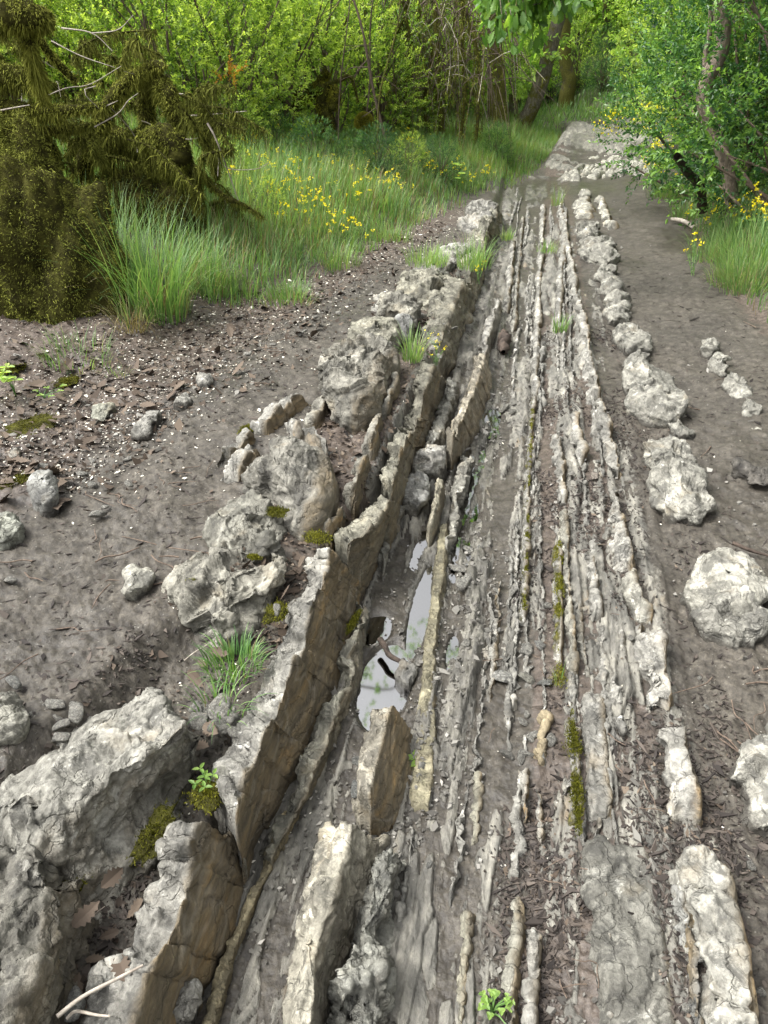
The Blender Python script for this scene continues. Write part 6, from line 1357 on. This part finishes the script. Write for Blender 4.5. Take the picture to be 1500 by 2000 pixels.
# ------------------------------------------------------------------ dead leaves and twigs one can pick up
def dead_leaf_mesh(seed):
    rg = np.random.default_rng(seed); b = Bag(); oak_leaves(b, np.array([[-.5, 0, 0.]]), np.array([[1., 0, rg.normal(0, .08)]]), np.array([[rg.normal(0, .2), rg.normal(0, .2), 1.]]), np.array([1.0]), np.array([.5]), rg.uniform(-.25, .3))
    return b.mesh('dead_leaf', M['deadleaf'], False)
DL = [dead_leaf_mesh(s) for s in range(6)]
def dead_leaf(p, s, label, group=None): return tag(add_obj('dead_leaf', DL[int(rng.integers(6))], loc=(p[0], p[1], p[2] + .008), rot=(rng.normal(0, .35), rng.normal(0, .35), rng.uniform(0, 6.28)), scale=s), label, 'leaf', group)
for px, py in scatter_px(90, [(30, 690, 220, 830), (0, 660, 180, 960), (200, 680, 520, 800), (420, 570, 640, 660), (0, 900, 130, 1000)]): dead_leaf(G(px, py), rgs.uniform(.06, .11), 'brown dead oak leaf in the litter of the left edge', 'dead leaves along the left edge')
for px, py, z in ((225, 1715, .2), (240, 1900, .19), (415, 1430, .21), (395, 1465, .2), (170, 1790, .2), (385, 1330, .22), (430, 1280, .22), (575, 1110, .23), (560, 1165, .22), (660, 930, .2), (640, 960, .2), (700, 900, .2), (590, 1100, .23)): dead_leaf(at_z(px, py, z), .06, 'dead oak leaf caught between the left slabs', 'dead leaves between the slabs')
dead_leaf(G(172, 1003), .035, 'small yellow fallen leaf alone on the left mud')
def twig(p, q, r, label, group=None, mat='twig', seed=0, sag=.0, kink=.06):
    p, q = np.asarray(p), np.asarray(q); o = (p + q) / 2; L = np.linalg.norm(q - p); rg = np.random.default_rng(seed)
    pts = [p + (q - p) * t + rg.normal(0, kink * L, 3) * (1, 1, .25) * (0 < t < 1) for t in (0, .3, .65, 1)]
    b = Bag(); b.add(*tube(np.array(pts) - o, [r, r * .9, r * .55], 6, .15, seed, n=14)); return tag(add_obj('twig', b.mesh('twig', M[mat]), loc=o), label, 'twig', group)
twig(at_z(112, 1985, .26), at_z(280, 1885, .29), .004, 'long grey twig propped across the bottom left litter', mat='paletwig', seed=1, kink=.03)
twig(at_z(130, 1990, .24), at_z(215, 1985, .25), .003, 'short pale stick end at the bottom left edge', mat='paletwig', seed=2)
twig(at_z(742, 1248, .02), at_z(795, 1298, .015), .010, 'black sodden stick in the lower puddle', mat='wood', seed=3, kink=.08)
twig(G(1432, 1060, .02), G(1500, 1085, .01), .008, 'dark stick at right edge above the big rounded boulder', mat='wood', seed=4)
for i in range(60):
    bx = [(30, 1020, 320, 1300), (120, 950, 420, 1100), (300, 830, 480, 960), (1340, 1250, 1500, 1450), (1200, 560, 1480, 900), (500, 620, 680, 760)][i % 6]
    px, py = rgs.uniform(bx[0], bx[2]), rgs.uniform(bx[1], bx[3]); p = G(px, py, .006); a = rgs.uniform(0, 6.28); L = rgs.uniform(.04, .17); q = p + (math.cos(a) * L, math.sin(a) * L, 0); q[2] = TZ(q[0], q[1]) + .008
    twig(p, q, rgs.uniform(.0012, .003), 'thin dark twig pressed into the trampled mud', 'thin twigs on the mud paths', 'twig', i)
for i in range(26):
    px, py = rgs.uniform(960, 1300), rgs.uniform(1150, 1990); p = G(px, py, .012); a = rgs.uniform(0, 6.28); L = rgs.uniform(.03, .09); q = p + (math.cos(a) * L, math.sin(a) * L, .004)
    twig(p, q, rgs.uniform(.001, .002), 'reddish thin twig on the dark litter of the channel', 'twigs on the channel litter', 'twig', 100 + i)
o = G(985, 672); b = Bag(); b.add(*tube(np.array([G(990, 650, .05), G(985, 668, .05), G(982, 688, .04)]) - o, [.012, .034, .040, .030, .036, .014], 14, .7, 3, n=30, freq=22)); tag(add_obj('wood_chunk', b.mesh('wood_chunk', M['wood']), loc=o), 'chunk of rotten dark wood lying in the far channel', 'dead wood')

for i, (px, py, rx) in enumerate(((60, 830, .09), (30, 940, .05), (130, 745, .05), (20, 720, .06))): cushion(('moss patch spread over the dark soil at left edge', 'small moss patch low on the left edge', 'thin moss patch under the tall grass clump', 'moss patch at the foot of the huge stump')[i], px, py, None, rx, rx * 1.3, 1800, 40 + i)
tuft('low sparse grass at the foot of the huge mossy stump', G(150, 700), 160, .18, .18, 31, .3, .004, .9)
tuft('few short blades in the dead leaves at left', G(230, 735), 40, .06, .10, 32, .2, .0035, .9)

P_, r_ = area(2600, lambda x, y: np.clip(.4 + 1.5 * p2(x * 6, y * 4, 85), 0, 1) * (TZ(x, y) > .1), (-1.0, -.52), (.6, 1.9), 41); flakes('bark_litter', 'dark soil crumbs and bark between the front slabs', 'litter', P_, .006, 'debris', r_, elong=2.2, thick=.2, tilt=.4)
P_, r_ = area(500, lambda x, y: (TZ(x, y) > .1) * 1.0, (-1.0, -.52), (.6, 1.9), 42); flakes('leaf_crumbs', 'brown leaf crumbs between the front slabs', 'litter', P_, .012, 'deadleaf', r_, elong=1.5, tilt=.4)
for px, py in ((215, 1830), (265, 1780), (150, 1930), (190, 1880), (255, 1700), (350, 1480), (330, 1540), (440, 1345), (395, 1300), (545, 1230), (610, 1030), (690, 960)): q = G(px, py); dead_leaf(q, rgs.uniform(.035, .055), 'dead oak leaf caught between the left slabs', 'dead leaves between the slabs')
for i, (a_, b_) in enumerate((((170, 1800), (205, 1770)), ((100, 1990), (125, 1890)), ((360, 1290), (430, 1240)))): twig(G(*a_, .01), G(*b_, .03), .0018, ('straw-coloured twig lying between corner rock and slab', 'thin stick standing at the very bottom left', 'bent dry stalk above the small spiky tuft')[i], None, 'paletwig', 300 + i)

tuft('grass clump under the broken grey stub by the right shrub', G(1345, 425), 300, .18, .26, 51, .2, .005, .9)
tuft('drooping grass fringe at the foot of the right-hand bank', G(1395, 505), 360, .20, .30, 52, .3, .005, 1.0)
tuft('soft grass clump where the right bank meets the far mud', G(1300, 385), 300, .2, .28, 53, .2, .006, .9)
tuft('straw-mixed grass clump hanging over the right mud edge', G(1430, 555), 320, .18, .28, 54, .45, .0045, 1.2)
tuft('grass clump at the edge of the left litter below the flowers', G(655, 520), 260, .2, .24, 55, .25, .005, .9)
tuft('straggly grass clump at the bank edge left of the far ridge', G(760, 470), 240, .2, .24, 56, .25, .005, .9)
tuft('low grass clump trailing onto the pale litter', G(560, 590), 200, .18, .18, 57, .3, .0045, 1.1)
